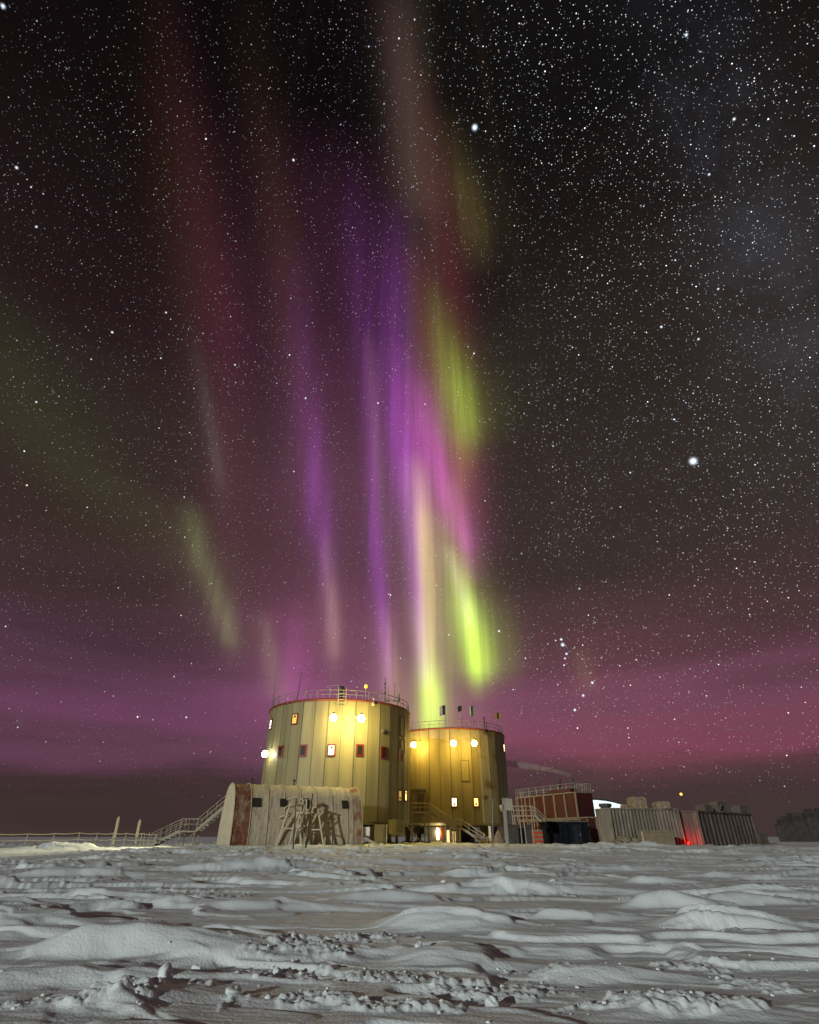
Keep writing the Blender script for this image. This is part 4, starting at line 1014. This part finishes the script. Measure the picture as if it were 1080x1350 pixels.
# ------------------------------------------------------------------ containers at right
def corrugated(t, p, ax, L, W, z0, z1, m, nfold=24, name='side_wall', frame=None, depth=.05):
    ax = Vector(ax).normalized(); pr = Vector((-ax.y, ax.x, 0)); pr = pr if pr.y > 0 else -pr; p = Vector(p); p.z = 0
    def ring(o, d, Ln, nf):    # folded wall from o along d
        v = []; out = Vector((d.y, -d.x, 0))
        for i in range(nf):
            for f, dep in ((0, 0), (.3, 0), (.5, -depth), (.8, -depth)): v.append(o + d * Ln * (i + f) / nf + out * dep)
        v.append(o + d * Ln); return v
    m_ = MB(); loop = ring(p, ax, L, nfold)
    n = len(loop); m_.add([v + Vector((0, 0, z0)) for v in loop] + [v + Vector((0, 0, z1)) for v in loop], [(i, i + 1, n + i + 1, n + i) for i in range(n - 1)])
    m_.build(name, m, t)
    e = MB()
    for o, d, Ln, nf in ((p + ax * L, pr, W, max(6, int(nfold * W / L))), (p + pr * W, -pr, W, max(6, int(nfold * W / L))), (p + ax * L + pr * W, -ax, L, nfold)):
        loop = ring(o, d, Ln, nf); n = len(loop); e.add([v + Vector((0, 0, z0)) for v in loop] + [v + Vector((0, 0, z1)) for v in loop], [(i, i + 1, n + i + 1, n + i) for i in range(n - 1)])
    e.build('end_wall', m, t)
    rz = math.atan2(ax.y, ax.x); c = p + ax * L / 2 + pr * W / 2
    MB().box((c.x, c.y, z1 - .03), (L - .02, W - .02, .06), rz).build('roof', m, t)
    fr = MB(); fm = frame or m
    for a_ in (0, L):
        for b_ in (0, W):
            q = p + ax * a_ + pr * b_; fr.box((q.x, q.y, (z0 + z1) / 2), (.16, .16, z1 - z0 + .08), rz)
    for b_ in (0, W):
        for zz in (z0 + .05, z1 - .03): q = p + ax * L / 2 + pr * b_; fr.box((q.x, q.y, zz), (L - .16, .14, .15), rz)
    for a_ in (0, L):
        for zz in (z0 + .05, z1 - .03): q = p + ax * a_ + pr * W / 2; fr.box((q.x, q.y, zz), (.14, W - .16, .15), rz)
    fr.build('frame', fm, t)
    return ax, pr, rz
pA = P(811, 1112, 60); pB = P(903, 1112, 61.5)
t = thing('beige_container', Vector((pA.x, pA.y, .3)), 'long weathered beige corrugated container with crates on its roof', 'container')
axA = Vector((pB.x - pA.x, pB.y - pA.y, 0)); LA = axA.length
corrugated(t, pA, axA, LA, 2.6, .25, 3.5, M_beige, 20, depth=.2)
def crate(px, py, Y, w, d, h, z, rz, label, m=M_crate):
    q = P(px, py, Y); b = Vector((q.x, Y, z)); k = MB().box(b + Vector((0, 0, h / 2)), (w, d, h), rz)
    Mx = Matrix.Rotation(rz, 3, 'Z')
    for i in range(int(w / .22)):
        x = -w / 2 + .11 + i * (w - .22) / max(1, int(w / .22) - 1); k.box(b + Mx @ Vector((x, -d / 2 - .02, 0)) + Vector((0, 0, h / 2)), (.10, .05, h * .96), rz)
    k.box(b + Mx @ Vector((.05, 0, 0)) + Vector((0, 0, h + .04)), (w * .8, d * .8, .10), rz + .1)
    solo(k, 'frosted_crate', m, b, label, 'crate', 'crates on the container roofs')
crate(840, 1060, 61.3, 1.45, 1.3, .95, 3.5, .03, 'left slatted crate, the taller, on the beige container roof')
crate(872, 1062, 61.6, 1.35, 1.3, .55, 3.5, -.08, 'right low crate with a ragged top on the beige container roof')
crate(823.5, 1068, 61.2, .5, .6, .3, 3.5, .1, 'smallest box at the left end of the beige container roof')
q = P(868, 1113, 57.8); q.z = gz(q.x, q.y)
t = thing('board_box', q, 'low flat fronted plywood box at the foot of the beige container', 'box')
MB().box(q + Vector((.15, .5, .58)), (2.9, 1.0, 1.15), .03).build('box_body', M_board, t); MB().box(q + Vector((.15, .45, 1.2)), (3.05, 1.2, .08), .03).build('lid', M_crate, t)
MB().box(q + Vector((-1.32, -.08, .6)), (.12, .1, 1.2), .03).build('corner_post', M_wood, t)
q = P(829, 1113, 57.5); m = MB()
for i in range(46):
    c = Vector((q.x + random.uniform(-1.5, 1.5), 58 + random.uniform(-.5, .9), 0)); c.z = .25 + random.random() * .75 * (1 - abs(c.x - q.x) / 2.2); clod(m, c, random.uniform(.2, .42))
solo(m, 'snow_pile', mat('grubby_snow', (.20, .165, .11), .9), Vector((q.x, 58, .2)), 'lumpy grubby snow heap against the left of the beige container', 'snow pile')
# second container, askew, closed grey end toward the first
pC = P(929, 1112, 61.0); pD = P(1001, 1112, 70)
pC.z = 0
axC = Vector((pD.x - pC.x, pD.y - pC.y, 0)); LC = axC.length
t = thing('grey_container', Vector((pC.x, pC.y, .3)), 'dark grey brown container set askew right of the red glow', 'container')
corrugated(t, pC, axC, LC, 2.6, .25, 3.3, M_greyc, 14, depth=.12)
pE = P(903, 1112, 63.5); ax2 = Vector((pC.x - .1 - pE.x, pC.y - pE.y, 0))
MB().box(((pC.x + pE.x) / 2 - .02, (pC.y + pE.y) / 2 - .05, 1.78), (ax2.length - .25, .12, 2.9), math.atan2(ax2.y, ax2.x)).build('end_door', M_beige, t)
for zz in (.75, 1.75, 2.75): MB().box(((pC.x + pE.x) / 2 - .02, (pC.y + pE.y) / 2 - .13, zz), (ax2.length - .3, .06, .05), math.atan2(ax2.y, ax2.x)).build('door_rail', M_greyc, t)
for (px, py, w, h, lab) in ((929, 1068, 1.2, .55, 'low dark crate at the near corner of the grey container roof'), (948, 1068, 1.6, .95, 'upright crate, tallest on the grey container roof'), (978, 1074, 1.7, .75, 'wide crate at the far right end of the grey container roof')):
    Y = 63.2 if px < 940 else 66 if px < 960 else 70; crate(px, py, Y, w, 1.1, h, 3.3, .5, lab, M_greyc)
m = MB(); q = P(938, 1066, 64.5); q.z = 3.3
for k in range(7): m.plank(q + Vector((-.8 + k * .25, 0, 0)), q + Vector((-1.0 + k * .3 + random.uniform(-.5, .5), .1, .35 + .5 * random.random())), .10, .06)
m.plank(q + Vector((-1, 0, .06)), q + Vector((1.1, 0, .06)), .5, .1)
solo(m, 'scrap_heap', M_greyc, q, 'ragged frosted scrap on the roof between the grey container crates', 'scrap')
q = P(1004, 1111, 70); q.z = .25
solo(MB().box(q + Vector((0, 0, .55)), (1.3, .9, 1.1), .4).box(q + Vector((0, 0, 1.14)), (1.4, 1.0, .08), .4).box(q + Vector((-.1, -.5, .5)), (.1, .08, 1.0), .4), 'grey_box', M_greyc, q, 'small grey box leaning at the right foot of the grey container', 'box')
# red lamp
q = P(906.5, 1106, 61.6); q.z = .45; b = Vector((q.x, q.y, .2))
t = thing('red_lamp', b, 'red marker lamp glowing in the gap between the two containers', 'lamp')
MB().bar(b, q, .05).build('stem', M_dark, t); MB().ball(q + Vector((0, 0, .12)), .12, 10).build('bulb', glow('red_bulb', (1, .02, .01), 4), t)
rlm = bpy.data.lights.new('red_glow', 'POINT'); rlm.energy = 75; rlm.color = (1, .012, .006); rlm.shadow_soft_size = .1
rlo = bpy.data.objects.new('red_glow', rlm); col.objects.link(rlo); rlo.parent = t; rlo.location = q + Vector((0, -.2, .35)) - BASE[t.name]
# orange mast lamp
q = P(898, 1047, 100); b = Vector((q.x, 100, .3))
t = thing('mast_lamp', b, 'tiny orange lamp on a thin dark mast above the containers', 'lamp')
MB().bar(b, q, .03).build('mast', M_farc, t); MB().ball(q, .20, 10).build('bulb', glow('orange_bulb', (1, .45, .06), 3.0), t)
# far right row
for i, (px, w, top) in enumerate(((1046, 2.5, 1083), (1063, 2.7, 1079), (1083, 3.2, 1074), (1108, 4.2, 1072))):
    Y = 120 - i * .8; q = P(px, 1105, Y); zt = P(px, top + 4, Y).z; q.z = .4
    lab = ('far dark container at the left end of the row by the right edge', 'second container of the far dark row by the right edge', 'third, taller container of the far dark row by the right edge', 'last container of the far dark row, cut by the frame')[i]
    t = thing('far_container', q, lab, 'container', 'dark containers far away at the right edge')
    corrugated(t, Vector((q.x - w / 2, Y, 0)), (1, -.03, 0), w, 2.6, .3, zt, M_farc, 9, depth=.07)
    for k in range(3):
        s = P(px, 1100, Y); MB().box((q.x - w / 2 + w * (k + .5) / 3, Y + 1.2, zt + .45 + .3 * ((i + k) % 2)), (w / 4.5, 1.4, .9 + .6 * ((i + k) % 2)), .2 * k).build('roof_load', M_farc, t)
